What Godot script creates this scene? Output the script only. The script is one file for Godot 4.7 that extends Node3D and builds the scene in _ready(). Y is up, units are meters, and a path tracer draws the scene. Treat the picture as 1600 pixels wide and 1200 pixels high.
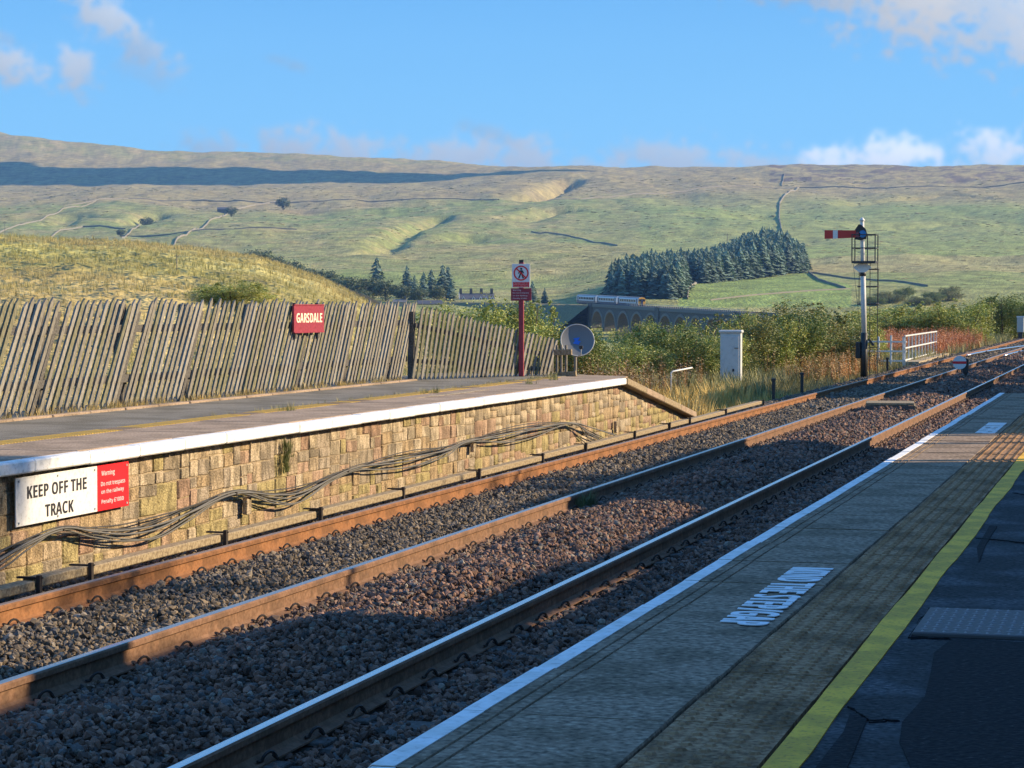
extends Node3D
# Country station between two platforms, looking along the tracks to a viaduct and moorland hills.
# y = 0 is the top of the rails; the tracks run along -z; the near platform is at x > -1.7.

const EYE := 1.95
const YAW := 15.511
const PLAT := 0.91      # near platform top
const FAR := 0.78       # far platform top
const SUN_X := -0.93    # where the light travels, seen from above
const SUN_Z := 0.37
const SUN_UP := 25.0

var R := RandomNumberGenerator.new()
var M := {}
var taken := {}
var n_relief := FastNoiseLite.new()
var n_fine := FastNoiseLite.new()
var n_patch := FastNoiseLite.new()
var fwd := Vector2.ZERO
var rgt := Vector2.ZERO
var gullies := []


# ------------------------------------------------------------------ set-up
func _ready() -> void:
	R.seed = 4711
	var yr := deg_to_rad(YAW)
	fwd = Vector2(-sin(yr), -cos(yr))
	rgt = Vector2(cos(yr), -sin(yr))
	var cam := Camera3D.new()
	cam.name = "camera"
	cam.position = Vector3(0, EYE, 0)
	cam.rotation_degrees = Vector3(-1.931, YAW, 0)
	cam.fov = 19.133
	cam.near = 0.1
	cam.far = 20000.0
	add_child(cam)
	cam.current = true

	var env := Environment.new()
	env.background_mode = Environment.BG_SKY
	env.tonemap_mode = Environment.TONE_MAPPER_LINEAR
	env.tonemap_exposure = 1.8
	env.sdfgi_enabled = true
	env.ssao_enabled = true
	env.ssil_enabled = true
	env.fog_enabled = true
	env.fog_density = 0.00008
	env.fog_light_color = Color(0.52, 0.73, 1.0)
	var sky := Sky.new()
	var pano := PanoramaSkyMaterial.new()
	pano.panorama = make_sky()
	pano.energy_multiplier = 1.0
	sky.sky_material = pano
	env.sky = sky
	var we := WorldEnvironment.new()
	we.name = "environment"
	we.environment = env
	add_child(we)

	var sun := DirectionalLight3D.new()
	sun.name = "sun"
	var ca := cos(deg_to_rad(SUN_UP))
	sun.basis = Basis.looking_at(Vector3(SUN_X * ca, -sin(deg_to_rad(SUN_UP)), SUN_Z * ca))
	sun.light_color = Color(1.0, 0.9, 0.74)
	sun.light_energy = 1.6
	sun.light_angular_distance = 0.5
	sun.shadow_enabled = true
	add_child(sun)

	make_materials()
	make_terrain()
	make_tracks()
	make_ballast()
	make_near_platform()
	make_far_platform()
	make_casters()
	make_far_landscape()
	make_fence()
	make_signs()
	make_lineside()
	make_signal()
	make_viaduct_and_train()
	make_plants()


# ------------------------------------------------------------------ sky
func sky_colour(el: float) -> Vector3:
	var a := Vector3(0.25, 0.56, 0.78)
	var b := Vector3(0.085, 0.268, 0.54)
	var c := Vector3(0.042, 0.145, 0.42)
	var t := clampf(el / 9.0, 0.0, 1.0)
	var k := a.lerp(b, pow(t, 0.85))
	return k.lerp(c, smoothstep(8.0, 75.0, el))


func make_sky() -> ImageTexture:
	var w := 4096
	var h := 2048
	var nz := FastNoiseLite.new()
	nz.seed = 5
	nz.noise_type = FastNoiseLite.TYPE_SIMPLEX_SMOOTH
	nz.frequency = 1.0
	nz.fractal_octaves = 5
	nz.fractal_gain = 0.55
	var nw := FastNoiseLite.new()
	nw.seed = 19
	nw.frequency = 1.0
	nw.fractal_octaves = 3
	# [bearing deg, elevation deg, half width, half height, tilt deg, thickness, brightness]
	var puffs := [
		[-25.6, 7.1, 1.05, 0.46, -32.0, 1.0, 0.76], [-24.7, 6.4, 0.95, 0.36, -35.0, 0.75, 0.62],
		[-26.3, 5.85, 0.52, 0.62, 30.0, 1.0, 0.74], [-28.0, 5.95, 0.95, 0.46, -18.0, 1.05, 0.74],
		[-28.0, 6.55, 0.6, 0.16, -20.0, 0.35, 0.58], [-24.6, 5.75, 0.9, 0.30, -15.0, 0.25, 0.56],
		[-21.0, 6.05, 0.55, 0.17, -12.0, 0.40, 0.52],
		[-5.2, 7.6, 3.1, 1.25, -12.0, 1.3, 0.76], [-3.0, 6.9, 1.8, 0.95, -35.0, 1.25, 0.80], [-8.4, 7.95, 2.6, 0.55, -6.0, 0.85, 0.58],
		[-23.0, 4.0, 0.9, 0.36, -8.0, 0.7, 0.60], [-20.9, 3.95, 0.95, 0.55, 0.0, 1.0, 0.68], [-19.7, 3.85, 0.95, 0.52, 0.0, 1.0, 0.70],
		[-17.0, 3.72, 1.6, 0.52, 0.0, 1.0, 0.72], [-15.3, 3.7, 1.1, 0.55, 0.0, 0.95, 0.70], [-15.9, 4.32, 0.9, 0.2, -20.0, 0.5, 0.58],
		[-11.7, 3.7, 1.3, 0.55, 0.0, 0.95, 0.72], [-9.4, 3.5, 1.2, 0.45, 0.0, 0.85, 0.74], [-13.5, 3.4, 1.2, 0.4, 0.0, 0.7, 0.7],
		[-7.7, 3.6, 0.7, 0.36, 0.0, 1.1, 1.0], [-6.0, 3.72, 1.35, 0.46, 0.0, 1.15, 1.02], [-3.6, 3.75, 1.1, 0.52, 0.0, 1.05, 0.94],
		[-1.5, 4.0, 1.3, 0.6, 0.0, 0.8, 0.8], [2.5, 4.2, 2.2, 0.7, 0.0, 0.8, 0.75], [-32.0, 4.6, 1.8, 0.5, 0.0, 0.8, 0.7], [-36.0, 7.0, 2.4, 0.9, -10.0, 0.8, 0.7]]
	var small := Image.create(512, 256, false, Image.FORMAT_RGBF)
	for y in 256:
		var el := 90.0 - (y + 0.5) / 256.0 * 180.0
		var base := sky_colour(maxf(el, 0.0))
		for x in 512:
			var c := base
			if el > 2.0:
				var az := (x + 0.5) / 512.0 * TAU
				var e := deg_to_rad(el)
				var d := Vector3(sin(az) * cos(e), sin(e), -cos(az) * cos(e))
				var flat := d / (d.y + 0.12)
				var cl := smoothstep(0.18, 0.6, nz.get_noise_3d(flat.x * 1.3, flat.z * 1.3, 4.0)) * 0.75 * smoothstep(7.0, 16.0, el)
				c = c.lerp(Vector3(0.34, 0.36, 0.41), cl)
			small.set_pixel(x, y, Color(c.x, c.y, c.z))
	small.resize(w, h, Image.INTERPOLATE_CUBIC)
	var px := 360.0 / w
	for yy in range(int((90.0 - 11.0) / px), int(90.0 / px)):
		var el := 90.0 - (yy + 0.5) * px
		var base := sky_colour(el)
		for xx in range(int(-42.0 / px), int(8.0 / px)):
			var az := (xx + 0.5) * px
			var cover := 0.0
			var bright := 0.0
			var wx := nz.get_noise_2d(az * 1.1, el * 1.4) + 0.45 * nz.get_noise_2d(az * 4.0 + 40.0, el * 5.0)
			var wy := nw.get_noise_2d(az * 2.2, el * 3.0)
			for p in puffs:
				var dx: float = az - p[0]
				if absf(dx) > 2.2 * p[2] + 0.8:
					continue
				var dy: float = el - p[1]
				var tl := deg_to_rad(p[4])
				var u: float = (dx * cos(tl) + dy * sin(tl)) / p[2]
				var v: float = (-dx * sin(tl) + dy * cos(tl)) / p[3]
				var r := sqrt(u * u + v * v) - wx * 0.75 - wy * 0.45 - 0.35 * nz.get_noise_2d(az * 9.0, el * 11.0)
				var a: float = p[5] * (1.0 - smoothstep(0.30, 1.25, r))
				if a > 0.0:
					var lit: float = p[6] + 0.10 * clampf(v + 0.5 * u, -1.0, 1.0)
					bright = (bright * cover + lit * a) / (cover + a)
					cover = 1.0 - (1.0 - cover) * (1.0 - a)
			if cover > 0.0:
				var white := Vector3(0.86, 0.93, 1.02) * bright * (0.57 + 0.10 * smoothstep(0.8, 0.95, bright))
				base = sky_colour(el).lerp(white, cover * 0.88)
			else:
				base = sky_colour(el)
			# leave the window softly
			var soft := smoothstep(-42.0, -38.0, az) * (1.0 - smoothstep(4.0, 8.0, az)) * (1.0 - smoothstep(9.5, 11.0, el))
			var old := small.get_pixel(posmod(xx, w), yy)
			small.set_pixel(posmod(xx, w), yy, Color(lerpf(old.r, base.x, soft), lerpf(old.g, base.y, soft), lerpf(old.b, base.z, soft)))
	return ImageTexture.create_from_image(small)


# ------------------------------------------------------------------ naming
func numbered(called: String) -> String:
	var k: int = taken.get(called, 0)
	taken[called] = k + 1
	return called if k == 0 else "%s_%03d" % [called, k]


func thing(called: String, label: String, category: String, at := Vector3.ZERO, turn := 0.0, group := "") -> Node3D:
	var o := Node3D.new()
	o.name = numbered(called)
	add_child(o)
	o.position = at
	o.rotation.y = turn
	o.set_meta("kind", "thing")
	o.set_meta("label", label)
	o.set_meta("category", category)
	if group:
		o.set_meta("group", group)
	return o


func structure(called: String, label: String, category := "") -> Node3D:
	var o := Node3D.new()
	o.name = numbered(called)
	add_child(o)
	o.set_meta("kind", "structure")
	o.set_meta("label", label)
	if category:
		o.set_meta("category", category)
	return o


func part(parent: Node, called: String, mesh: Mesh, m: Material, at := Vector3.ZERO, b := Basis.IDENTITY) -> MeshInstance3D:
	var o := MeshInstance3D.new()
	o.name = called
	o.mesh = mesh
	o.material_override = m
	o.transform = Transform3D(b, at)
	parent.add_child(o, true)
	return o


# ------------------------------------------------------------------ shapes
func tool() -> SurfaceTool:
	var st := SurfaceTool.new()
	st.begin(Mesh.PRIMITIVE_TRIANGLES)
	st.set_smooth_group(-1)
	return st


func done(st: SurfaceTool) -> ArrayMesh:
	st.generate_normals()
	return st.commit()


func tri(st: SurfaceTool, a: Vector3, b: Vector3, c: Vector3) -> void:
	st.add_vertex(a)
	st.add_vertex(b)
	st.add_vertex(c)


func quad(st: SurfaceTool, a: Vector3, b: Vector3, c: Vector3, d: Vector3) -> void:
	tri(st, a, b, c)
	tri(st, a, c, d)


func add_box(st: SurfaceTool, c: Vector3, s: Vector3, b := Basis.IDENTITY) -> void:
	var h := s * 0.5
	var p := []
	for i in 8:
		p.append(c + b * Vector3(h.x if i & 1 else -h.x, h.y if i & 2 else -h.y, h.z if i & 4 else -h.z))
	quad(st, p[0], p[2], p[3], p[1])
	quad(st, p[4], p[5], p[7], p[6])
	quad(st, p[0], p[4], p[6], p[2])
	quad(st, p[1], p[3], p[7], p[5])
	quad(st, p[2], p[6], p[7], p[3])
	quad(st, p[0], p[1], p[5], p[4])


func bx(s: Vector3, c := Vector3.ZERO) -> ArrayMesh:
	var st := tool()
	add_box(st, c, s)
	return done(st)


func bev(s: Vector3, r: float) -> ArrayMesh:
	# a box with chamfered edges
	var st := tool()
	var h := s * 0.5
	for ax in 3:
		for sg in [-1.0, 1.0]:
			var u := (ax + 1) % 3
			var v := (ax + 2) % 3
			var q := []
			for k in [[-1, -1], [-1, 1], [1, 1], [1, -1]]:
				var p := Vector3.ZERO
				p[ax] = sg * h[ax]
				p[u] = k[0] * (h[u] - r)
				p[v] = k[1] * (h[v] - r)
				q.append(p)
			if sg > 0:
				quad(st, q[0], q[1], q[2], q[3])
			else:
				quad(st, q[0], q[3], q[2], q[1])
	for ax in 3:
		var u := (ax + 1) % 3
		var v := (ax + 2) % 3
		for k in [[-1, -1], [-1, 1], [1, 1], [1, -1]]:
			var q := []
			for e in [[-1, 0], [1, 0], [1, 1], [-1, 1]]:
				var p := Vector3.ZERO
				p[ax] = e[0] * (h[ax] - r)
				p[u] = k[0] * (h[u] - (r if e[1] == 0 else 0.0))
				p[v] = k[1] * (h[v] - (0.0 if e[1] == 0 else r))
				q.append(p)
			if k[0] * k[1] > 0:
				quad(st, q[0], q[3], q[2], q[1])
			else:
				quad(st, q[0], q[1], q[2], q[3])
	for i in 8:
		var sg := Vector3(1 if i & 1 else -1, 1 if i & 2 else -1, 1 if i & 4 else -1)
		var a := Vector3(h.x, h.y - r, h.z - r) * sg
		var b := Vector3(h.x - r, h.y, h.z - r) * sg
		var c := Vector3(h.x - r, h.y - r, h.z) * sg
		if sg.x * sg.y * sg.z > 0:
			tri(st, a, c, b)
		else:
			tri(st, a, b, c)
	return done(st)


func add_prism(st: SurfaceTool, poly: PackedVector2Array, from: Vector3, ax: Vector3, ay: Vector3, along: Vector3) -> void:
	# a polygon in the plane (ax, ay) at from, pushed along a vector
	var n := poly.size()
	var a := []
	for p in poly:
		a.append(from + ax * p.x + ay * p.y)
	for i in n:
		var j := (i + 1) % n
		quad(st, a[i], a[j], a[j] + along, a[i] + along)
	var t := Geometry2D.triangulate_polygon(poly)
	for i in range(0, t.size(), 3):
		tri(st, a[t[i]], a[t[i + 1]], a[t[i + 2]])
		tri(st, a[t[i]] + along, a[t[i + 2]] + along, a[t[i + 1]] + along)


func prism(poly: PackedVector2Array, from: Vector3, ax: Vector3, ay: Vector3, along: Vector3) -> ArrayMesh:
	var st := tool()
	add_prism(st, poly, from, ax, ay, along)
	return done(st)


func add_tube(st: SurfaceTool, pts: Array, r0: float, r1: float, sides := 6) -> void:
	var rings := []
	var n := pts.size()
	var side := Vector3.ZERO
	for i in n:
		var d: Vector3 = (pts[mini(i + 1, n - 1)] - pts[maxi(i - 1, 0)]).normalized()
		if i == 0:
			side = d.cross(Vector3.UP if absf(d.y) < 0.9 else Vector3.RIGHT).normalized()
		else:
			side = (side - d * side.dot(d)).normalized()
		var up := d.cross(side)
		var r := lerpf(r0, r1, i / maxf(1.0, n - 1.0))
		var ring := []
		for k in sides:
			var a := TAU * k / sides
			ring.append(pts[i] + (side * cos(a) + up * sin(a)) * r)
		rings.append(ring)
	for i in n - 1:
		for k in sides:
			var l := (k + 1) % sides
			quad(st, rings[i][k], rings[i][l], rings[i + 1][l], rings[i + 1][k])
	for k in range(1, sides - 1):
		tri(st, rings[0][0], rings[0][k + 1], rings[0][k])
		tri(st, rings[n - 1][0], rings[n - 1][k], rings[n - 1][k + 1])


func tube(pts: Array, r0: float, r1: float, sides := 6) -> ArrayMesh:
	var st := tool()
	st.set_smooth_group(1)
	add_tube(st, pts, r0, r1, sides)
	return done(st)


func sheet(poly: Array, y: float, thick := 0.004) -> ArrayMesh:
	# a thin flat slab lying in x, z with its top at y
	var q := PackedVector2Array()
	for p in poly:
		q.append(Vector2(p[0], p[1]))
	return prism(q, Vector3(0, y - thick, 0), Vector3(1, 0, 0), Vector3(0, 0, 1), Vector3(0, thick, 0))


func text(parent: Node, called: String, words: String, wide: float, tall: float, m: Material, at: Vector3, right: Vector3, up: Vector3, bold := false, thick := 0.003) -> void:
	var tm := TextMesh.new()
	var f := SystemFont.new()
	f.font_names = PackedStringArray(["Droid Sans"])
	if bold:
		f.font_weight = 700
	tm.font = f
	tm.text = words
	tm.font_size = 64
	tm.pixel_size = 0.01
	tm.depth = 0.01
	var box := tm.get_aabb()
	var s := Vector3(wide / maxf(box.size.x, 0.001), tall / maxf(box.size.y, 0.001), thick / 0.01)
	var b := Basis(right * s.x, up * s.y, right.cross(up) * s.z)
	part(parent, called, tm, m, at - b * (box.position + box.size * 0.5), b)


# ------------------------------------------------------------------ materials
func lin(r: float, g: float, b: float) -> Color:
	return Color(r, g, b).linear_to_srgb()


func plain(called: String, r: float, g: float, b: float, rough := 0.8, metal := 0.0) -> StandardMaterial3D:
	var m := StandardMaterial3D.new()
	m.resource_name = called
	m.albedo_color = lin(r, g, b)
	m.roughness = rough
	m.metallic = metal
	M[called] = m
	return m


func noise_tex(seed_: int, freq: float, ramp: Array, octaves := 5, size := 512, kind := FastNoiseLite.TYPE_SIMPLEX_SMOOTH) -> NoiseTexture2D:
	var n := FastNoiseLite.new()
	n.seed = seed_
	n.noise_type = kind
	n.frequency = freq
	n.fractal_octaves = octaves
	n.fractal_gain = 0.6
	var t := NoiseTexture2D.new()
	t.width = size
	t.height = size
	t.seamless = true
	t.noise = n
	if ramp:
		var g := Gradient.new()
		var off := PackedFloat32Array()
		var cols := PackedColorArray()
		for k in ramp:
			off.append(k[0])
			cols.append(lin(k[1], k[2], k[3]))
		g.offsets = off
		g.colors = cols
		t.color_ramp = g
	return t


var heights := {}

func grain(called: String, ramp: Array, per_metre: float, freq := 0.02, bump := 0.0, rough := 0.85, seed_ := 1, tinted := false) -> StandardMaterial3D:
	# a colour noise laid in world metres, with the same kind of noise as relief
	var m := StandardMaterial3D.new()
	m.resource_name = called
	m.albedo_texture = noise_tex(seed_, freq, ramp)
	m.uv1_triplanar = true
	m.uv1_world_triplanar = true
	m.uv1_scale = Vector3.ONE * per_metre
	m.roughness = rough
	m.vertex_color_use_as_albedo = tinted
	if bump > 0.0:
		var key := "%.3f" % freq
		if not heights.has(key):
			heights[key] = noise_tex(77, freq, [])
		m.heightmap_enabled = true
		m.heightmap_texture = heights[key]
		m.heightmap_scale = bump
	M[called] = m
	return m


func patchy(m: StandardMaterial3D, per_metre: float, low: float, seed_: int) -> void:
	# a second, larger pattern that multiplies the first: stains and wear
	m.detail_enabled = true
	m.detail_blend_mode = BaseMaterial3D.BLEND_MODE_MUL
	m.detail_uv_layer = BaseMaterial3D.DETAIL_UV_2
	m.detail_albedo = noise_tex(seed_, 0.008, [[0.3, low, low, low * 0.96], [0.62, 1.0, 1.0, 1.0]], 5)
	m.uv2_triplanar = true
	m.uv2_world_triplanar = true
	m.uv2_scale = Vector3.ONE * per_metre


func make_materials() -> void:
	grain("rust_orange", [[0.2, 0.207, 0.0882, 0.033], [0.5, 0.261, 0.1127, 0.0418], [0.8, 0.297, 0.1372, 0.0572]], 0.9, 0.05, 0.1, 0.9, 3)
	patchy(M["rust_orange"], 1.1, 0.66, 57)
	grain("rust_brown", [[0.2, 0.15, 0.075, 0.04], [0.5, 0.20, 0.105, 0.058], [0.8, 0.24, 0.135, 0.08]], 0.9, 0.05, 0.1, 0.85, 4)
	patchy(M["rust_brown"], 1.1, 0.66, 58)
	plain("polished_rail", 0.62, 0.62, 0.64, 0.24, 1.0)
	plain("dull_rail", 0.27, 0.19, 0.14, 0.5, 0.4)
	plain("worn_rail", 0.42, 0.40, 0.38, 0.32, 0.9)
	plain("clip_iron", 0.035, 0.026, 0.022, 0.7, 0.2)
	grain("sleeper_concrete", [[0.25, 0.05, 0.045, 0.04], [0.75, 0.11, 0.10, 0.09]], 1.5, 0.02, 0.2, 0.9, 6)
	grain("ballast_bed", [[0.3, 0.10, 0.078, 0.06], [0.7, 0.21, 0.165, 0.125]], 2.0, 0.05, 3.0, 0.95, 7)
	var bs := grain("ballast_stone", [[0.2, 0.55, 0.53, 0.5], [0.5, 0.85, 0.83, 0.8], [0.8, 1.0, 1.0, 1.0]], 9.0, 0.03, 0.15, 0.85, 8, true)
	bs.uv1_world_triplanar = true
	var sl := grain("platform_slab", [[0.12, 0.11, 0.083, 0.06], [0.4, 0.27, 0.195, 0.135], [0.62, 0.33, 0.245, 0.17], [0.88, 0.55, 0.43, 0.31]], 0.85, 0.06, 0.12, 0.9, 9)
	patchy(sl, 0.45, 0.68, 31)
	var ta := grain("tactile_slab", [[0.12, 0.14, 0.078, 0.042], [0.45, 0.33, 0.19, 0.10], [0.85, 0.48, 0.31, 0.175]], 1.0, 0.06, 0.12, 0.9, 10)
	patchy(ta, 0.5, 0.48, 32)
	var asn := grain("asphalt", [[0.12, 0.022, 0.024, 0.027], [0.45, 0.075, 0.08, 0.085], [0.7, 0.10, 0.105, 0.11], [0.92, 0.24, 0.25, 0.25]], 0.8, 0.09, 0.25, 0.92, 11)
	patchy(asn, 0.4, 0.5, 33)
	grain("fresh_asphalt", [[0.2, 0.008, 0.009, 0.011], [0.6, 0.018, 0.019, 0.021], [0.78, 0.03, 0.03, 0.032], [0.9, 0.10, 0.10, 0.10]], 0.8, 0.09, 0.4, 0.9, 12)
	var fa := grain("aged_asphalt", [[0.15, 0.11, 0.10, 0.082], [0.5, 0.225, 0.21, 0.18], [0.85, 0.36, 0.34, 0.29]], 1.4, 0.08, 0.3, 0.95, 13)
	patchy(fa, 0.2, 0.7, 34)
	var fs := grain("far_slab", [[0.2, 0.22, 0.155, 0.105], [0.5, 0.34, 0.245, 0.17], [0.8, 0.45, 0.35, 0.25]], 1.1, 0.05, 0.2, 0.95, 14)
	patchy(fs, 0.25, 0.68, 35)
	var wp := grain("white_paint", [[0.1, 0.62, 0.61, 0.59], [0.35, 0.82, 0.82, 0.81], [0.7, 0.88, 0.88, 0.87]], 1.2, 0.03, 0.1, 0.7, 15)
	patchy(wp, 0.9, 0.86, 36)
	var yp := grain("yellow_paint", [[0.15, 0.50, 0.25, 0.02], [0.4, 0.88, 0.47, 0.018], [0.8, 0.90, 0.52, 0.02]], 1.5, 0.05, 0.1, 0.75, 16)
	patchy(yp, 0.7, 0.7, 37)
	grain("worn_yellow", [[0.3, 0.40, 0.28, 0.13], [0.5, 0.62, 0.40, 0.07], [0.7, 0.70, 0.46, 0.08]], 1.0, 0.03, 0.2, 0.85, 17)
	plain("word_paint", 0.82, 0.83, 0.84, 0.7)
	grain("mortar", [[0.3, 0.25, 0.19, 0.11], [0.7, 0.42, 0.33, 0.21]], 2.0, 0.04, 0.8, 0.95, 18)
	var tones := [[0.44, 0.34, 0.225], [0.41, 0.30, 0.175], [0.41, 0.28, 0.195], [0.38, 0.31, 0.23], [0.51, 0.415, 0.29], [0.37, 0.24, 0.165], [0.32, 0.26, 0.185], [0.39, 0.32, 0.15]]
	for k in tones.size():
		var t: Array = tones[k]
		var sm := grain("stone_%s" % ["buff", "ochre", "pink", "grey", "pale", "russet", "dun", "lichen"][k], [[0.2, t[0] * 0.62, t[1] * 0.58, t[2] * 0.52], [0.5, t[0], t[1], t[2]], [0.8, minf(t[0] * 1.3, 0.68), t[1] * 1.28, t[2] * 1.22]], 2.3, 0.03, 1.2, 0.95, 40 + k)
		patchy(sm, 1.5, 0.5, 38)
		sm.uv2_scale = Vector3(1.5, 0.7, 1.5)
	var fw := grain("fence_wood", [[0.2, 0.144, 0.1296, 0.102], [0.5, 0.2, 0.1823, 0.1487], [0.8, 0.248, 0.2308, 0.1955]], 3.0, 0.02, 0.5, 0.92, 19)
	fw.uv1_scale = Vector3(3.0, 0.9, 3.0)
	var fw2 := grain("fence_wood_mossy", [[0.2, 0.12, 0.1094, 0.0638], [0.5, 0.168, 0.158, 0.0978], [0.8, 0.216, 0.2025, 0.1403]], 3.0, 0.02, 0.5, 0.92, 20)
	fw2.uv1_scale = Vector3(3.0, 0.9, 3.0)
	var fw3 := grain("fence_wood_pale", [[0.2, 0.2, 0.1823, 0.153], [0.5, 0.256, 0.2389, 0.204], [0.8, 0.312, 0.2957, 0.2635]], 3.0, 0.02, 0.5, 0.92, 53)
	fw3.uv1_scale = Vector3(3.0, 0.9, 3.0)
	grain("fence_wood_dark", [[0.2, 0.06, 0.055, 0.05], [0.7, 0.14, 0.13, 0.115]], 3.0, 0.02, 0.5, 0.92, 21)
	grain("plank_wood", [[0.2, 0.17, 0.125, 0.075], [0.5, 0.29, 0.225, 0.135], [0.8, 0.38, 0.31, 0.20]], 2.0, 0.02, 0.4, 0.92, 22)
	grain("maroon", [[0.15, 0.20, 0.02, 0.035], [0.5, 0.28, 0.023, 0.045], [0.85, 0.33, 0.04, 0.06]], 1.7, 0.02, 0.0, 0.5, 55)
	plain("cream", 0.80, 0.72, 0.55, 0.6)
	grain("sign_white", [[0.1, 0.56, 0.55, 0.52], [0.35, 0.70, 0.70, 0.69], [0.8, 0.75, 0.75, 0.745]], 1.7, 0.02, 0.0, 0.5, 54)
	plain("sign_red", 0.72, 0.012, 0.02, 0.45)
	plain("sign_black", 0.02, 0.02, 0.028, 0.5)
	plain("cable_grey", 0.12, 0.115, 0.105, 0.6)
	plain("cable_dark", 0.05, 0.047, 0.043, 0.6)
	plain("dish_grey", 0.17, 0.18, 0.19, 0.45)
	plain("dish_rim", 0.42, 0.43, 0.42, 0.5)
	plain("blue_mark", 0.03, 0.16, 0.65, 0.5)
	grain("cabinet_paint", [[0.1, 0.44, 0.45, 0.45], [0.4, 0.54, 0.55, 0.55], [0.8, 0.57, 0.58, 0.58]], 0.5, 0.02, 0.05, 0.55, 23)
	plain("mast_white", 0.62, 0.63, 0.62, 0.5)
	plain("mast_black", 0.022, 0.022, 0.024, 0.5)
	plain("arm_red", 0.50, 0.025, 0.02, 0.4)
	plain("steel_dark", 0.05, 0.05, 0.055, 0.5, 0.3)
	plain("lens_blue", 0.01, 0.16, 0.42, 0.08)
	plain("lens_red", 0.22, 0.02, 0.03, 0.08)
	grain("viaduct_stone", [[0.2, 0.07, 0.065, 0.06], [0.5, 0.12, 0.112, 0.10], [0.8, 0.17, 0.158, 0.14]], 0.12, 0.04, 2.0, 0.95, 24)
	grain("viaduct_ring", [[0.2, 0.15, 0.14, 0.125], [0.8, 0.26, 0.24, 0.21]], 0.2, 0.04, 1.0, 0.95, 25)
	plain("train_white", 0.60, 0.62, 0.66, 0.35)
	plain("train_blue", 0.03, 0.035, 0.09, 0.35)
	plain("train_roof", 0.20, 0.21, 0.23, 0.6)
	plain("train_yellow", 0.70, 0.34, 0.03, 0.4)
	plain("train_glass", 0.015, 0.018, 0.022, 0.06)
	plain("slate", 0.10, 0.10, 0.11, 0.6)
	plain("slate_light", 0.16, 0.155, 0.15, 0.6)
	plain("house_stone", 0.12, 0.10, 0.085, 0.9)
	plain("barge_white", 0.78, 0.78, 0.76, 0.6)
	plain("house_glass", 0.02, 0.022, 0.025, 0.08)
	grain("field_wall", [[0.2, 0.15, 0.14, 0.115], [0.8, 0.34, 0.315, 0.265]], 0.5, 0.05, 3.0, 0.95, 26)
	plain("bark", 0.07, 0.055, 0.04, 0.95)
	plain("pole_wood", 0.20, 0.17, 0.13, 0.9)
	var lf := plain("leaf", 1, 1, 1, 0.6)
	lf.vertex_color_use_as_albedo = true
	lf.backlight_enabled = true
	lf.backlight = Color(0.5, 0.55, 0.3)
	var nd := plain("needle", 1, 1, 1, 0.85)
	nd.vertex_color_use_as_albedo = true
	nd.backlight_enabled = true
	nd.backlight = Color(0.5, 0.55, 0.5)
	var gr := plain("blade", 1, 1, 1, 0.75)
	gr.vertex_color_use_as_albedo = true
	gr.backlight_enabled = true
	gr.backlight = Color(0.3, 0.28, 0.15)
	var tr := grain("turf", [[0.15, 0.50, 0.49, 0.46], [0.45, 0.78, 0.77, 0.74], [0.8, 1.0, 1.0, 1.0]], 0.028, 0.02, 0.0, 0.95, 27, true)
	tr.heightmap_enabled = true
	tr.heightmap_texture = noise_tex(28, 0.03, [], 6)
	tr.heightmap_scale = 100.0
	tr.detail_enabled = true
	tr.detail_blend_mode = BaseMaterial3D.BLEND_MODE_MUL
	tr.detail_uv_layer = BaseMaterial3D.DETAIL_UV_2
	tr.detail_albedo = noise_tex(29, 0.015, [[0.25, 0.62, 0.60, 0.55], [0.7, 1.0, 1.0, 1.0]], 6)
	tr.uv2_triplanar = true
	tr.uv2_world_triplanar = true
	tr.uv2_scale = Vector3.ONE * 0.0045
	for k in ["asphalt", "fresh_asphalt", "aged_asphalt", "platform_slab", "tactile_slab"]:
		M[k].metallic_specular = 0.25
	plain("cloud_white", 0.85, 0.86, 0.88, 1.0)
	plain("render_wall", 0.34, 0.29, 0.22, 0.9)


# ------------------------------------------------------------------ the land
func lut(xs: Array, ys: Array, x: float) -> float:
	if x <= xs[0]:
		return ys[0]
	for i in range(1, xs.size()):
		if x <= xs[i]:
			return lerpf(ys[i - 1], ys[i], (x - xs[i - 1]) / (xs[i] - xs[i - 1]))
	return ys[ys.size() - 1]


# The lie of the land was read off as bearings: s is the bearing from the middle of the view (3560 units to the tangent of 45 degrees, plus 800), w the distance in metres.
const RIDGE_S := [0.0, 700.0, 860.0, 950.0, 1050.0, 1150.0, 1250.0, 1400.0, 1500.0, 1600.0]
const RIDGE_R := [217.0, 212.0, 216.0, 215.0, 212.0, 213.0, 217.0, 218.0, 218.0, 216.0]
const BACK_S := [-300.0, 0.0, 100.0, 250.0, 400.0, 500.0, 600.0, 700.0, 860.0, 1600.0]
const BACK_R := [285.0, 267.0, 253.0, 237.0, 232.0, 227.0, 223.0, 214.0, 200.0, 200.0]
const KNOLL_S := [-400.0, 0.0, 100.0, 200.0, 300.0, 400.0, 450.0, 500.0, 550.0, 590.0, 650.0, 720.0]
const KNOLL_R := [110.0, 104.0, 101.0, 97.0, 87.0, 73.0, 60.0, 43.0, 18.0, -2.0, -30.0, -40.0]
const KEY_W := [0.0, 60.0, 100.0, 200.0, 400.0, 700.0, 850.0, 920.0, 1150.0, 1500.0, 2000.0, 2600.0, 3200.0, 3800.0, 4300.0, 5600.0, 7500.0]
var prof_cache := {}


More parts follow.
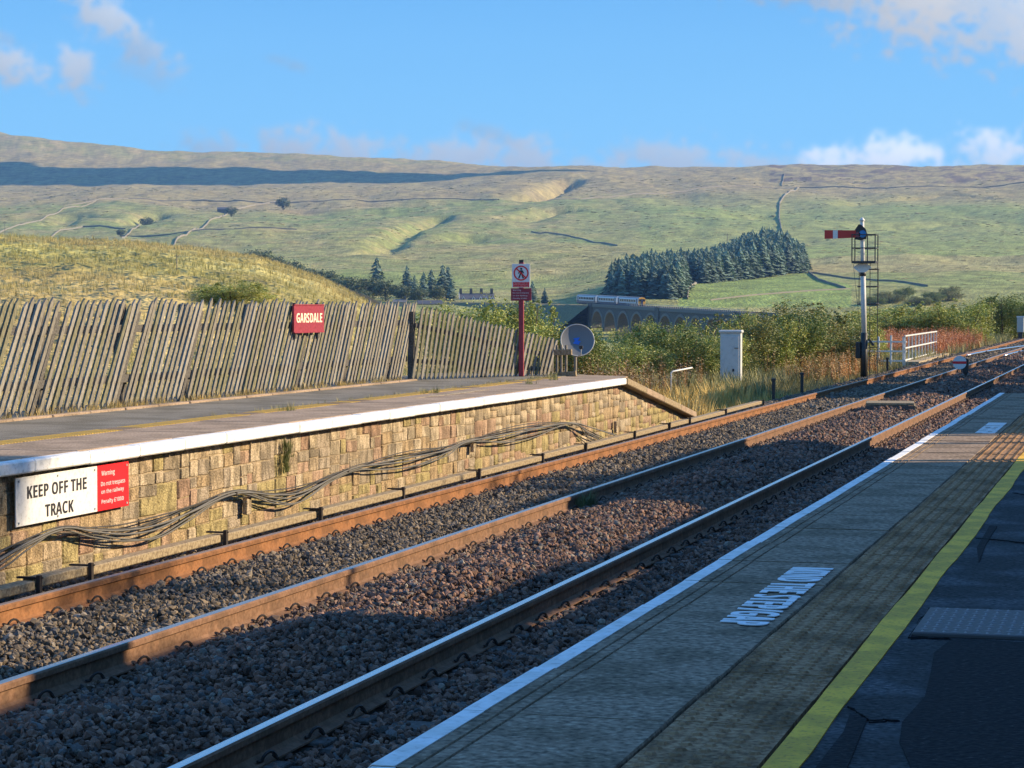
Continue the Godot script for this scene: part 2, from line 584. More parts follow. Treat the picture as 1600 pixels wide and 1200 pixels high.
func profile(s: float) -> PackedFloat32Array:
	var key := int(s * 4.0)
	if prof_cache.has(key):
		return prof_cache[key]
	var left := clampf((760.0 - s) / 160.0, 0.0, 1.0)
	var low := 1.0 - smoothstep(860.0, 985.0, s)
	var rise := [0.0, 0.0, 0.0, 0.0, 0.0, 0.0, 0.0, 1.0 - 16.0 * low, 44.0 - 14.0 * low, 72.0 - 4.0 * low, 106.0, 142.0, 178.0, 203.0 - 15.0 * left, lut(RIDGE_S, RIDGE_R, s), lut(BACK_S, BACK_R, s), 60.0]
	var ys := PackedFloat32Array([-0.45, -0.5, -0.7, -2.0, -7.0, -9.5, -7.5])
	for i in range(7, 17):
		ys.append(EYE + KEY_W[i] * rise[i] / 3560.0)
	prof_cache[key] = ys
	return ys


func base_height(s: float, w: float) -> float:
	var ys := profile(clampf(s, -400.0, 2000.0))
	var n := KEY_W.size()
	var i := 1
	while i < n - 1 and w > KEY_W[i]:
		i += 1
	var a := i - 1
	var p := maxi(a - 1, 0)
	var q := mini(i + 1, n - 1)
	var t: float = (w - KEY_W[a]) / (KEY_W[i] - KEY_W[a])
	if w >= KEY_W[n - 1]:
		return ys[n - 1]
	var y := lerpf(ys[a], ys[i], t)
	if w > 60.0:
		y = cubic_interpolate_in_time(ys[a], ys[i], ys[p], ys[q], t, KEY_W[i] - KEY_W[a], KEY_W[p] - KEY_W[a] if p != a else -1.0, KEY_W[q] - KEY_W[a] if q != i else KEY_W[i] - KEY_W[a] + 1.0)
	if s < 720.0 and w > 40.0 and w < 400.0:
		var top := EYE + 175.0 * lut(KNOLL_S, KNOLL_R, s) / 3560.0
		var k := smoothstep(42.0, 175.0, w) if w < 175.0 else 1.0 - smoothstep(190.0, 400.0, w)
		y = maxf(y, lerpf(y, top, k))
	return y


func land(x: float, z: float) -> float:
	var p := Vector2(x, z)
	var w := p.dot(fwd)
	var across := p.dot(rgt)
	var far := p.length()
	var s := 800.0 + 3560.0 * across / maxf(w, far * 0.35)
	w = maxf(w, far * 0.35)
	var y := base_height(s, w)
	var k := smoothstep(900.0, 1500.0, w)
	if k > 0.0:
		y += k * (9.0 * n_relief.get_noise_2d(across * 1.0, w * 0.45) + 3.6 * n_relief.get_noise_2d(across * 3.1 + 500.0, w * 0.8) * smoothstep(1300.0, 2300.0, w))
		# benches that follow the contour
		var e := y / 17.0 + 0.7 * n_patch.get_noise_2d(across * 0.6, w * 0.3)
		y += k * 1.5 * sin(e * TAU) * smoothstep(-0.2, 0.3, n_patch.get_noise_2d(across * 0.5 + 900.0, w * 0.5))
		y += k * 1.1 * n_fine.get_noise_2d(x * 1.0, z * 1.0)
		for g in gullies:
			if x < g[3].position.x or x > g[3].end.x or z < g[3].position.y or z > g[3].end.y:
				continue
			var best := 1e9
			var pts: Array = g[0]
			for i in pts.size() - 1:
				best = minf(best, p.distance_to(Geometry2D.get_closest_point_to_segment(p, pts[i], pts[i + 1])))
			best += 4.0 * n_fine.get_noise_2d(x * 3.0, z * 3.0)
			y -= g[1] * exp(-pow(best / g[2], 2.0))
	elif w > 45.0 and s < 900.0:
		y += 0.35 * n_fine.get_noise_2d(x * 9.0, z * 9.0) * smoothstep(45.0, 90.0, w)
	if z > -260.0 and x > -45.0 and x < 12.0:
		var flat := smoothstep(-45.0, -22.0, x) * smoothstep(-260.0, -190.0, z)
		if z < -48.0 or x > -20.0:
			y = lerpf(y, -0.5, flat * smoothstep(-40.0, -70.0, z))
	if w < 160.0:
		y += 0.12 * n_fine.get_noise_2d(x * 22.0, z * 22.0) * smoothstep(45.0, 70.0, w)
	return y


func bear(s: float, w: float) -> Vector3:
	var p := fwd * w + rgt * (w * (s - 800.0) / 3560.0)
	return Vector3(p.x, land(p.x, p.y), p.y)


func turf_colour(s: float, w: float, x: float, z: float) -> Color:
	var a := n_patch.get_noise_2d(x * 1.0, z * 1.0)
	var b := n_relief.get_noise_2d(x * 6.0, z * 2.6)
	var f := n_fine.get_noise_2d(x * 4.0, z * 1.6)
	var green := Color(0.33, 0.42, 0.115)
	var olive := Color(0.44, 0.435, 0.15)
	var straw := Color(0.62, 0.51, 0.235)
	var brown := Color(0.44, 0.345, 0.195)
	var heath := Color(0.22, 0.155, 0.13)
	var c := olive
	if w < 420.0:
		c = Color(0.45, 0.43, 0.13).lerp(straw, clampf(0.3 + 0.9 * a + 0.6 * b, 0.0, 0.8))
		if w < 120.0:
			c = c.lerp(Color(0.62, 0.48, 0.20), 0.8 * smoothstep(125.0, 100.0, w + 18.0 * b))
	elif w < 4700.0:
		var moor := smoothstep(2750.0, 3300.0 - 450.0 * smoothstep(900.0, 500.0, s), w + 160.0 * a)
		c = green.lerp(olive, clampf(0.5 + 1.3 * a, 0.0, 1.0))
		c = c.lerp(straw, clampf(0.10 + 1.1 * b + 0.6 * f, 0.0, 0.75) * (0.45 if s > 900.0 else 0.8))
		if s > 1000.0 and w > 1500.0:
			c = c.lerp(green * 1.2, 0.55)
		c = c.lerp(straw.lerp(brown, clampf(0.45 + 1.1 * b + 0.4 * f, 0.0, 1.0)).lerp(olive, 0.25), moor)
		if s > 1200.0 and w > 3550.0:
			c = c.lerp(heath, smoothstep(0.0, 0.25, b + 0.6 * f) * 0.8)
		if w > 915.0 and w < 1340.0 and s > 1060.0 and s < 1330.0:
			var edge := 1225.0 - 0.62 * maxf(0.0, s - 1262.0) * 4.0 if s > 1262.0 else 1090.0 + (s - 1085.0) * 0.95
			c = c.lerp(Color(0.32, 0.46, 0.10), 0.85 * smoothstep(edge + 12.0, edge - 12.0, w))
		if s > 1262.0 and w > 1240.0 and w < 1560.0:
			c = c.lerp(straw, 0.6)
	else:
		c = olive.lerp(straw, clampf(0.5 + 1.2 * b, 0.0, 1.0))
	var streak := n_fine.get_noise_2d(x * 14.0, z * 3.5)
	return c * (1.0 + 0.24 * f + lerpf(0.42, 0.22, smoothstep(1500.0, 3000.0, w)) * streak)


func make_terrain() -> void:
	n_relief.seed = 3
	n_relief.frequency = 0.0028
	n_relief.fractal_octaves = 5
	n_fine.seed = 8
	n_fine.frequency = 0.012
	n_fine.fractal_octaves = 4
	n_patch.seed = 12
	n_patch.frequency = 0.0022
	n_patch.fractal_octaves = 4
	var carve := [
		[[[-532, -1533], [-610, -1818], [-685, -2097], [-724, -2260], [-764, -2457]], 9.0, 13.0],
		[[[-783, -2885], [-797, -3020], [-834, -3222], [-848, -3343], [-889, -3557]], 17.0, 18.0],
		[[[-671, -2448], [-677, -2550], [-665, -2623]], 12.0, 24.0],
		[[[-577, -1903], [-595, -2001]], 8.0, 22.0],
		[[[-1092, -2157], [-1167, -2345], [-1124, -2305]], 10.0, 18.0],
		[[[-1008, -2163], [-1059, -2305], [-1108, -2448]], 11.0, 15.0],
		[[[-381, -2945], [-320, -3066], [-264, -3203], [-189, -3102]], 8.0, 15.0],
		[[[-470, -2560], [-420, -2640]], 8.0, 26.0], [[[-250, -2380], [-190, -2500]], 7.0, 25.0]]
	for g in carve:
		var pts := []
		var box := Rect2(g[0][0][0], g[0][0][1], 0, 0)
		for p in g[0]:
			pts.append(Vector2(p[0], p[1]))
			box = box.expand(Vector2(p[0], p[1]))
		gullies.append([pts, g[1], g[2], box.grow(90.0)])
	var angles := PackedFloat32Array()
	var s := -160.0
	while s <= 1760.0:
		angles.append(atan((s - 800.0) / 3560.0))
		s += 3.3
	var a := 16.0
	while a < 180.0:
		angles.append(deg_to_rad(a + 0.2))
		angles.insert(0, -deg_to_rad(a + 0.2))
		a += 1.0 + (a - 15.0) * 0.12
	angles.append(PI)
	angles.insert(0, -PI)
	var dist := PackedFloat32Array([0.5])
	var d := 6.0
	while d < 7600.0:
		dist.append(d)
		if d < 60.0:
			d += 6.0
		elif d < 230.0:
			d += 3.2
		elif d < 880.0:
			d *= 1.035
		elif d < 4500.0:
			d *= 1.0085
		else:
			d *= 1.02
	var nc := angles.size()
	var nr := dist.size()
	var vs := PackedVector3Array()
	var cs := PackedColorArray()
	var ns := PackedVector3Array()
	vs.resize(nc * nr)
	cs.resize(nc * nr)
	ns.resize(nc * nr)
	for i in nr:
		for j in nc:
			var an := angles[j]
			var ca := cos(an)
			var in_view := absf(an) < 0.27
			var far := dist[i] / ca if in_view else dist[i] / cos(0.27)
			var p := (fwd * ca + rgt * sin(an)) * far
			vs[i * nc + j] = Vector3(p.x, land(p.x, p.y), p.y)
			var w := far * ca
			var ss := 800.0 + 3560.0 * tan(clampf(an, -0.6, 0.6))
			cs[i * nc + j] = turf_colour(ss, maxf(w, far * 0.35), p.x, p.y)
	var idx := PackedInt32Array()
	for i in nr - 1:
		for j in nc - 1:
			var q := i * nc + j
			idx.append_array(PackedInt32Array([q, q + nc, q + nc + 1, q, q + nc + 1, q + 1]))
	for i in nr:
		for j in nc:
			var q := i * nc + j
			var l := vs[q + 1 if j < nc - 1 else q] - vs[q - 1 if j > 0 else q]
			var u := vs[q + nc if i < nr - 1 else q] - vs[q - nc if i > 0 else q]
			var n := l.cross(u).normalized()
			ns[q] = n if n.y > 0.0 else -n
	var arr := []
	arr.resize(Mesh.ARRAY_MAX)
	arr[Mesh.ARRAY_VERTEX] = vs
	arr[Mesh.ARRAY_NORMAL] = ns
	arr[Mesh.ARRAY_COLOR] = cs
	arr[Mesh.ARRAY_INDEX] = idx
	var mesh := ArrayMesh.new()
	mesh.add_surface_from_arrays(Mesh.PRIMITIVE_TRIANGLES, arr)
	var o := part(self, "ground", mesh, M.turf)
	o.set_meta("kind", "structure")
	o.set_meta("label", "grassy ground rising from the railway to moorland hills")


# ------------------------------------------------------------------ rails, sleepers, ballast
const RAIL := [[-0.07, -0.159], [0.07, -0.159], [0.07, -0.15], [0.022, -0.136], [0.009, -0.12], [0.009, -0.05], [0.034, -0.04], [0.035, -0.012], [0.027, -0.002], [-0.027, -0.002], [-0.035, -0.012], [-0.034, -0.04], [-0.009, -0.05], [-0.009, -0.12], [-0.022, -0.136], [-0.07, -0.15]]


func make_tracks() -> void:
	var poly := PackedVector2Array()
	for p in RAIL:
		poly.append(Vector2(p[0], p[1]))
	var rail := prism(poly, Vector3(0, 0, 8), Vector3.RIGHT, Vector3.UP, Vector3(0, 0, -208))
	var top := prism(PackedVector2Array([Vector2(-0.026, -0.002), Vector2(0.026, -0.002), Vector2(0.02, 0.001), Vector2(-0.02, 0.001)]), Vector3(0, 0.0, 8), Vector3.RIGHT, Vector3.UP, Vector3(0, 0, -208))
	var sleeper := bev(Vector3(2.5, 0.18, 0.26), 0.025)
	var pad := bev(Vector3(0.3, 0.022, 0.17), 0.006)
	var st := tool()
	var arc := []
	for k in 7:
		var a := PI * (k / 6.0)
		arc.append(Vector3(0.02 + 0.055 * (k / 6.0), 0.002 + 0.05 * sin(a), 0.055 * cos(a)))
	add_tube(st, arc, 0.011, 0.011, 5)
	add_tube(st, [Vector3(0.018, 0.0, 0.055), Vector3(0.02, 0.012, 0.12)], 0.011, 0.008, 5)
	add_tube(st, [Vector3(0.075, 0.0, -0.055), Vector3(0.03, 0.01, -0.1)], 0.011, 0.008, 5)
	var clip := done(st)
	var flip := Basis(Vector3(-1, 0, 0), Vector3.UP, Vector3(0, 0, -1))
	var info := [["railway track with orange rusty rails beside the stone platform wall", -6.47, ["rust_orange", "rust_brown"], ["dull_rail", "worn_rail"]],
		["railway track with brown rails and bright running bands next to the white platform edge", -3.2, ["rust_brown", "rust_brown"], ["polished_rail", "polished_rail"]]]
	for t in info:
		var o := thing("railway_track", t[0], "track", Vector3(t[1], 0, 0), 0.0, "railway tracks")
		for k in 2:
			var rx := -0.75 if k == 0 else 0.75
			var r := part(o, "rail", rail, M[t[2][k]], Vector3(rx, 0, 0))
			part(r, "running_band", top, M[t[3][k]])
		var z := -4.2
		while z > -112.0:
			part(o, "sleeper", sleeper, M.sleeper_concrete, Vector3(R.randf_range(-0.02, 0.02), -0.272, z), Basis(Vector3.UP, R.randf_range(-0.012, 0.012)))
			for k in 2:
				var rx := -0.75 if k == 0 else 0.75
				if z > -42.0:
					part(o, "base_plate", pad, M.sleeper_concrete if t[1] > -4.0 else M.clip_iron, Vector3(rx, -0.17, z))
				if z > -62.0:
					part(o, "rail_clip", clip, M.clip_iron, Vector3(rx + 0.035, -0.14, z), Basis.from_scale(Vector3(0.8, 0.75, 0.8)))
				if z > -24.0:
					part(o, "rail_clip", clip, M.clip_iron, Vector3(rx - 0.035, -0.137, z), flip)
			z -= 0.62
	# two cross-over rails far along, sweeping off the left track
	var o := thing("crossover_track", "curved pair of crossover rails beyond the ground disc signal", "track", Vector3(-4.8, 0, -120))
	for k in 2:
		var pts := []
		for i in 15:
			var f := i / 14.0
			pts.append(Vector3((k * 1.5 - 1.9) + 2.4 * smoothstep(0.0, 1.0, f) - 0.3, -0.03, 25.0 - 50.0 * f))
		part(o, "rail", tube(pts, 0.05, 0.05, 4), M.polished_rail)


func bed_height(x: float, z: float) -> float:
	var xs := [-8.4, -7.95, -7.45, -7.05, -5.95, -5.5, -5.05, -4.65, -4.15, -3.8, -2.6, -2.2, -1.7]
	var ys := [-0.22, -0.21, -0.175, -0.145, -0.15, -0.15, -0.055, -0.06, -0.17, -0.178, -0.185, -0.22, -0.3]
	var y := lut(xs, ys, x)
	var heap := exp(-pow((x + 4.9) / 0.5, 2.0))
	y += heap * (0.06 * n_fine.get_noise_2d(x * 20.0, z * 22.0) + 0.035 * sin(z * 1.9 + 1.0))
	return y + 0.015 * n_fine.get_noise_2d(x * 80.0, z * 80.0)


func rock(seed_: int) -> ArrayMesh:
	var r := RandomNumberGenerator.new()
	r.seed = seed_
	# an icosahedron pulled about, so that it breaks into flat faces
	var t := (1.0 + sqrt(5.0)) / 2.0
	var v := [Vector3(-1, t, 0), Vector3(1, t, 0), Vector3(-1, -t, 0), Vector3(1, -t, 0), Vector3(0, -1, t), Vector3(0, 1, t), Vector3(0, -1, -t), Vector3(0, 1, -t), Vector3(t, 0, -1), Vector3(t, 0, 1), Vector3(-t, 0, -1), Vector3(-t, 0, 1)]
	for i in 12:
		v[i] = v[i].normalized() * r.randf_range(0.30, 0.66) * Vector3(1.15, 0.72, 0.95)
	var f := [[0, 11, 5], [0, 5, 1], [0, 1, 7], [0, 7, 10], [0, 10, 11], [1, 5, 9], [5, 11, 4], [11, 10, 2], [10, 7, 6], [7, 1, 8], [3, 9, 4], [3, 4, 2], [3, 2, 6], [3, 6, 8], [3, 8, 9], [4, 9, 5], [2, 4, 11], [6, 2, 10], [8, 6, 7], [9, 8, 1]]
	var st := tool()
	for k in f:
		tri(st, v[k[0]], v[k[2]], v[k[1]])
	return done(st)


func scatter(parent: Node, called: String, mesh: Mesh, m: Material, where: Array, tint: PackedColorArray) -> MultiMeshInstance3D:
	var mm := MultiMesh.new()
	mm.transform_format = MultiMesh.TRANSFORM_3D
	mm.use_colors = true
	mm.mesh = mesh
	mm.instance_count = where.size()
	for i in where.size():
		mm.set_instance_transform(i, where[i])
		mm.set_instance_color(i, tint[i])
	var o := MultiMeshInstance3D.new()
	o.name = called
	o.multimesh = mm
	o.material_override = m
	parent.add_child(o, true)
	return o


func make_ballast() -> void:
	var st := tool()
	st.set_smooth_group(1)
	var z := 6.0
	while z > -200.0:
		var step := 0.3 if z > -50.0 else 2.0
		var x := -8.4
		while x < -1.65:
			var q := [Vector3(x, bed_height(x, z) - 0.03, z), Vector3(x + 0.225, bed_height(x + 0.225, z) - 0.03, z), Vector3(x + 0.225, bed_height(x + 0.225, z - step) - 0.03, z - step), Vector3(x, bed_height(x, z - step) - 0.03, z - step)]
			quad(st, q[0], q[3], q[2], q[1])
			x += 0.225
		z -= step
	var bed := part(self, "ballast_bed", done(st), M.ballast_bed)
	bed.set_meta("kind", "structure")
	bed.set_meta("label", "dark gravelly bed under the railway tracks")
	var root := Node3D.new()
	root.name = "ballast"
	add_child(root)
	root.set_meta("kind", "stuff")
	root.set_meta("category", "ballast")
	root.set_meta("label", "loose grey and pinkish ballast stones around the rails")
	var where := [[], [], [], [], []]
	var tint := [PackedColorArray(), PackedColorArray(), PackedColorArray(), PackedColorArray(), PackedColorArray()]
	# [from z, to z, stones per square metre, smallest, largest]
	for zone in [[-4.5, -24.0, 980, 0.022, 0.064], [-24.0, -45.0, 420, 0.042, 0.08], [-45.0, -90.0, 130, 0.07, 0.125], [-90.0, -165.0, 40, 0.11, 0.2]]:
		var count := int((zone[0] - zone[1]) * 6.5 * zone[2])
		for i in count:
			var x := R.randf_range(-8.25, -1.75)
			var zz := R.randf_range(zone[1], zone[0])
			# only what the view, or one a step aside, can see
			if x > -3.0 and zz > -24.0:
				continue
			if x < 0.62 * zz - 1.0:
				continue
			var on_rail := false
			for rx in [-7.22, -5.72, -3.95, -2.45]:
				if absf(x - rx) < 0.085:
					on_rail = true
			if on_rail:
				continue
			if x > -4.55 and x < -2.0:
				var ph := fposmod(-(zz + 4.2), 0.62)
				if (ph < 0.11 or ph > 0.51) and R.randf() < (0.5 if x > -3.6 else 0.2):
					continue
			else:
				var ph2 := fposmod(-(zz + 4.2), 0.62)
				if absf(x + 6.47) < 0.5 and (ph2 < 0.1 or ph2 > 0.52) and R.randf() < 0.35:
					continue
			var size: float = lerpf(zone[3], zone[4], pow(R.randf(), 1.7))
			if R.randf() < 0.03:
				size *= 1.35
			var b := Basis.from_euler(Vector3(R.randf() * TAU, R.randf() * TAU, R.randf() * TAU)).scaled(Vector3(size, size, size))
			var k := R.randi() % 5
			where[k].append(Transform3D(b, Vector3(x, bed_height(x, zz) + R.randf_range(-0.02, 0.016), zz)))
			var pink := smoothstep(-6.0, -5.2, x)
			var c := Color(0.28, 0.22, 0.155).lerp(Color(0.36, 0.21, 0.15), pink)
			var t := R.randf()
			if t < 0.14:
				c = Color(0.17, 0.16, 0.155)
			elif t < 0.2:
				c = Color(0.38, 0.33, 0.27)
			elif t < 0.34:
				c = c * 0.55
			tint[k].append(c * R.randf_range(0.24, 1.0))
	for k in 5:
		scatter(root, "ballast_stones", rock(900 + k), M.ballast_stone, where[k], tint[k])


# ------------------------------------------------------------------ platforms
func slab_profile(long: float) -> ArrayMesh:
	# cross-section of an edge slab, x from the track edge inwards, with two fine grooves
	var p := PackedVector2Array([Vector2(0.0, -0.1), Vector2(0.0, -0.012), Vector2(0.012, 0.0), Vector2(0.105, 0.0), Vector2(0.107, -0.006), Vector2(0.113, -0.006), Vector2(0.115, 0.0), Vector2(0.15, 0.0), Vector2(0.152, -0.006), Vector2(0.158, -0.006), Vector2(0.16, 0.0), Vector2(0.545, 0.0), Vector2(0.548, -0.006), Vector2(0.548, -0.1)])
	return prism(p, Vector3(0, 0, long * 0.5), Vector3.RIGHT, Vector3.UP, Vector3(0, 0, -long))


func make_near_platform() -> void:
	var o := structure("near_platform", "shaded station platform with white edge, tactile strip and yellow line")
	part(o, "platform_base", bx(Vector3(9.0, 1.24, 36.0), Vector3(2.85, 0.81 - 0.62, -10.2)), M.render_wall)
	# asphalt surface
	part(o, "asphalt_surface", bx(Vector3(8.12, 0.1, 35.9), Vector3(3.29, 0.86, -10.2)), M.asphalt)
	var slab := slab_profile(0.722)
	var paint := prism(PackedVector2Array([Vector2(-0.003, -0.07), Vector2(-0.003, -0.012), Vector2(0.011, 0.003), Vector2(0.068, 0.003), Vector2(0.068, 0.0005), Vector2(0.012, 0.0005), Vector2(-0.0005, -0.012), Vector2(-0.0005, -0.07)]), Vector3(0, 0, 0.361), Vector3.RIGHT, Vector3.UP, Vector3(0, 0, -0.722))
	# tactile block: 0.31 x 0.4 with rows of low blisters
	var st := tool()
	add_box(st, Vector3(0.147, -0.03, 0), Vector3(0.294, 0.06, 0.396))
	for i in 5:
		for j in 6:
			var c := Vector3(0.03 + i * 0.0585, 0.0, -0.165 + j * 0.066)
			var ring := []
			var low := []
			for k in 6:
				var a := TAU * k / 6.0
				low.append(c + Vector3(cos(a) * 0.017, 0.0, sin(a) * 0.017))
				ring.append(c + Vector3(cos(a) * 0.011, 0.006, sin(a) * 0.011))
			for k in 6:
				var l := (k + 1) % 6
				quad(st, low[k], low[l], ring[l], ring[k])
				if k > 0 and k < 5:
					tri(st, ring[0], ring[k], ring[k + 1])
	var tactile := done(st)
	var z := 5.0
	while z > -28.0:
		var dy := R.randf_range(-0.003, 0.002)
		var s := part(o, "edge_slab", slab, M.platform_slab, Vector3(-1.69 + R.randf_range(-0.004, 0.004), PLAT + dy, z), Basis(Vector3.FORWARD, R.randf_range(-0.003, 0.003)))
		part(s, "white_edge", paint, M.white_paint)
		z -= 0.73
	z = 5.0
	while z > -28.1:
		part(o, "tactile_block", tactile, M.tactile_slab, Vector3(-1.13, PLAT + R.randf_range(-0.002, 0.003), z))
		z -= 0.4
	# yellow line with an uneven edge
	var line := []
	var back := []
	z = 5.0
	while z > -28.1:
		line.append([-0.826 + 0.008 * n_fine.get_noise_2d(z * 60.0, 3.0), z])
		back.push_front([-0.738 + 0.012 * n_fine.get_noise_2d(z * 50.0, 40.0), z])
		z -= 0.21
	part(o, "yellow_line", sheet(line + back, PLAT + 0.004), M.yellow_paint)
	# repairs in the asphalt
	part(o, "asphalt_patch", sheet([[-0.57, -7.23], [-0.60, -6.9], [-0.575, -6.5], [-0.555, -6.11], [-0.575, -5.72], [-0.555, -5.46], [-0.50, -5.17], [-0.40, -4.6], [1.2, -4.6], [1.2, -7.2], [-0.35, -7.19]], PLAT + 0.004), M.fresh_asphalt)
	part(o, "asphalt_patch", sheet([[-0.715, -5.8], [-0.70, -5.55], [-0.705, -5.1], [-0.735, -4.7], [-0.62, -4.7], [-0.64, -5.2], [-0.665, -5.75]], PLAT + 0.004), M.fresh_asphalt)
	part(o, "asphalt_patch", sheet([[-0.70, -11.0], [-0.69, -10.0], [-0.64, -9.4], [-0.66, -10.1], [-0.665, -11.0]], PLAT + 0.004), M.fresh_asphalt)
	for seam in [[[-0.71, -7.9], [-0.70, -7.2], [-0.57, -7.22]], [[-0.735, -5.9], [-0.66, -5.72], [-0.585, -5.75]], [[-0.72, -10.4], [-0.45, -10.2], [0.1, -10.35]], [[-0.70, -13.0], [-0.5, -12.6], [0.0, -12.7]]]:
		var run := []
		var ret := []
		for i in seam.size() - 1:
			for k in 8:
				var f := k / 8.0
				var x: float = lerpf(seam[i][0], seam[i + 1][0], f) + R.randf_range(-0.008, 0.008)
				var zz: float = lerpf(seam[i][1], seam[i + 1][1], f) + R.randf_range(-0.015, 0.015)
				run.append([x, zz])
				ret.push_front([x + R.randf_range(0.006, 0.014), zz + R.randf_range(0.01, 0.03)])
		part(o, "tar_seam", sheet(run + ret, PLAT + 0.006), M.fresh_asphalt)
	part(o, "end_ramp", prism(PackedVector2Array([Vector2(0, -0.4), Vector2(0, 0.9), Vector2(-8.0, -0.3)]), Vector3(-1.65, 0, -28.25), Vector3(0, 0, 1), Vector3.UP, Vector3(8.0, 0, 0)), M.asphalt)
	# the words on the slabs, to be read from a train
	for w in [[-8.18, 1.68, "white painted MIND THE STEP/GAP lettering on the nearer slabs"], [-19.95, 1.75, "white painted MIND THE STEP/GAP lettering beyond the sunlit strip"]]:
		var t := thing("platform_lettering", w[2], "lettering", Vector3(-1.26, PLAT, w[0]), 0.0, "painted words on the platform")
		text(t, "lettering", "MIND THE STEP/GAP", w[1], 0.168, M.word_paint, Vector3(0, 0.004, 0), Vector3(0, 0, 1), Vector3(1, 0, 0), true)
	# tread plate
	var pl := thing("tread_plate", "rectangular metal tread plate with raised lozenges set in the asphalt", "cover", Vector3(-0.25, PLAT, -7.56))
	part(pl, "plate", bev(Vector3(0.9, 0.016, 0.62), 0.004), plain("tread_steel", 0.085, 0.075, 0.072, 0.65, 0.2), Vector3(0, 0.006, 0))
	st = tool()
	for i in 26:
		for j in 12:
			var c := Vector3(-0.42 + i * 0.0336, 0.014, -0.28 + j * 0.0505)
			var a := 0.0 if (i + j) % 2 == 0 else PI / 2
			var b := Basis(Vector3.UP, a)
			var q := [c + b * Vector3(-0.015, 0, 0), c + b * Vector3(0, 0, -0.006), c + b * Vector3(0.015, 0, 0), c + b * Vector3(0, 0, 0.006)]
			var up := c + Vector3(0, 0.004, 0)
			for k in 4:
				tri(st, q[k], up, q[(k + 1) % 4])
	var tread := part(pl, "raised_pattern", done(st), plain("tread_worn", 0.26, 0.235, 0.23, 0.5, 0.4))
	tread.set_meta("kind", "stuff")


func wall_stone(seed_: int) -> ArrayMesh:
	# one rough-dressed stone: unit size, face towards +x
	var r := RandomNumberGenerator.new()
	r.seed = seed_
	var st := tool()
	var g := []
	for i in 4:
		var row := []
		for j in 4:
			var e := i == 0 or i == 3 or j == 0 or j == 3
			var y: float = [-0.5, -0.44, 0.44, 0.5][i] + r.randf_range(-0.03, 0.03)
			var z: float = [-0.5, -0.455, 0.455, 0.5][j] + r.randf_range(-0.03, 0.03)
			if e and (i == 0 or i == 3) and (j == 0 or j == 3):
				y *= 0.94
				z *= 0.95
			row.append(Vector3(r.randf_range(-0.05, 0.1) if e else r.randf_range(0.55, 1.0), y, z))
		g.append(row)
	for i in 3:
		for j in 3:
			if (i + j) % 2 == 0:
				quad(st, g[i][j], g[i][j + 1], g[i + 1][j + 1], g[i + 1][j])
			else:
				quad(st, g[i][j + 1], g[i + 1][j + 1], g[i + 1][j], g[i][j])
	var rim := [g[0][0], g[0][1], g[0][2], g[0][3], g[1][3], g[2][3], g[3][3], g[3][2], g[3][1], g[3][0], g[2][0], g[1][0]]
	for k in 12:
		var a: Vector3 = rim[k]
		var b: Vector3 = rim[(k + 1) % 12]
		quad(st, a, Vector3(-1.0, a.y, a.z), Vector3(-1.0, b.y, b.z), b)
	return done(st)


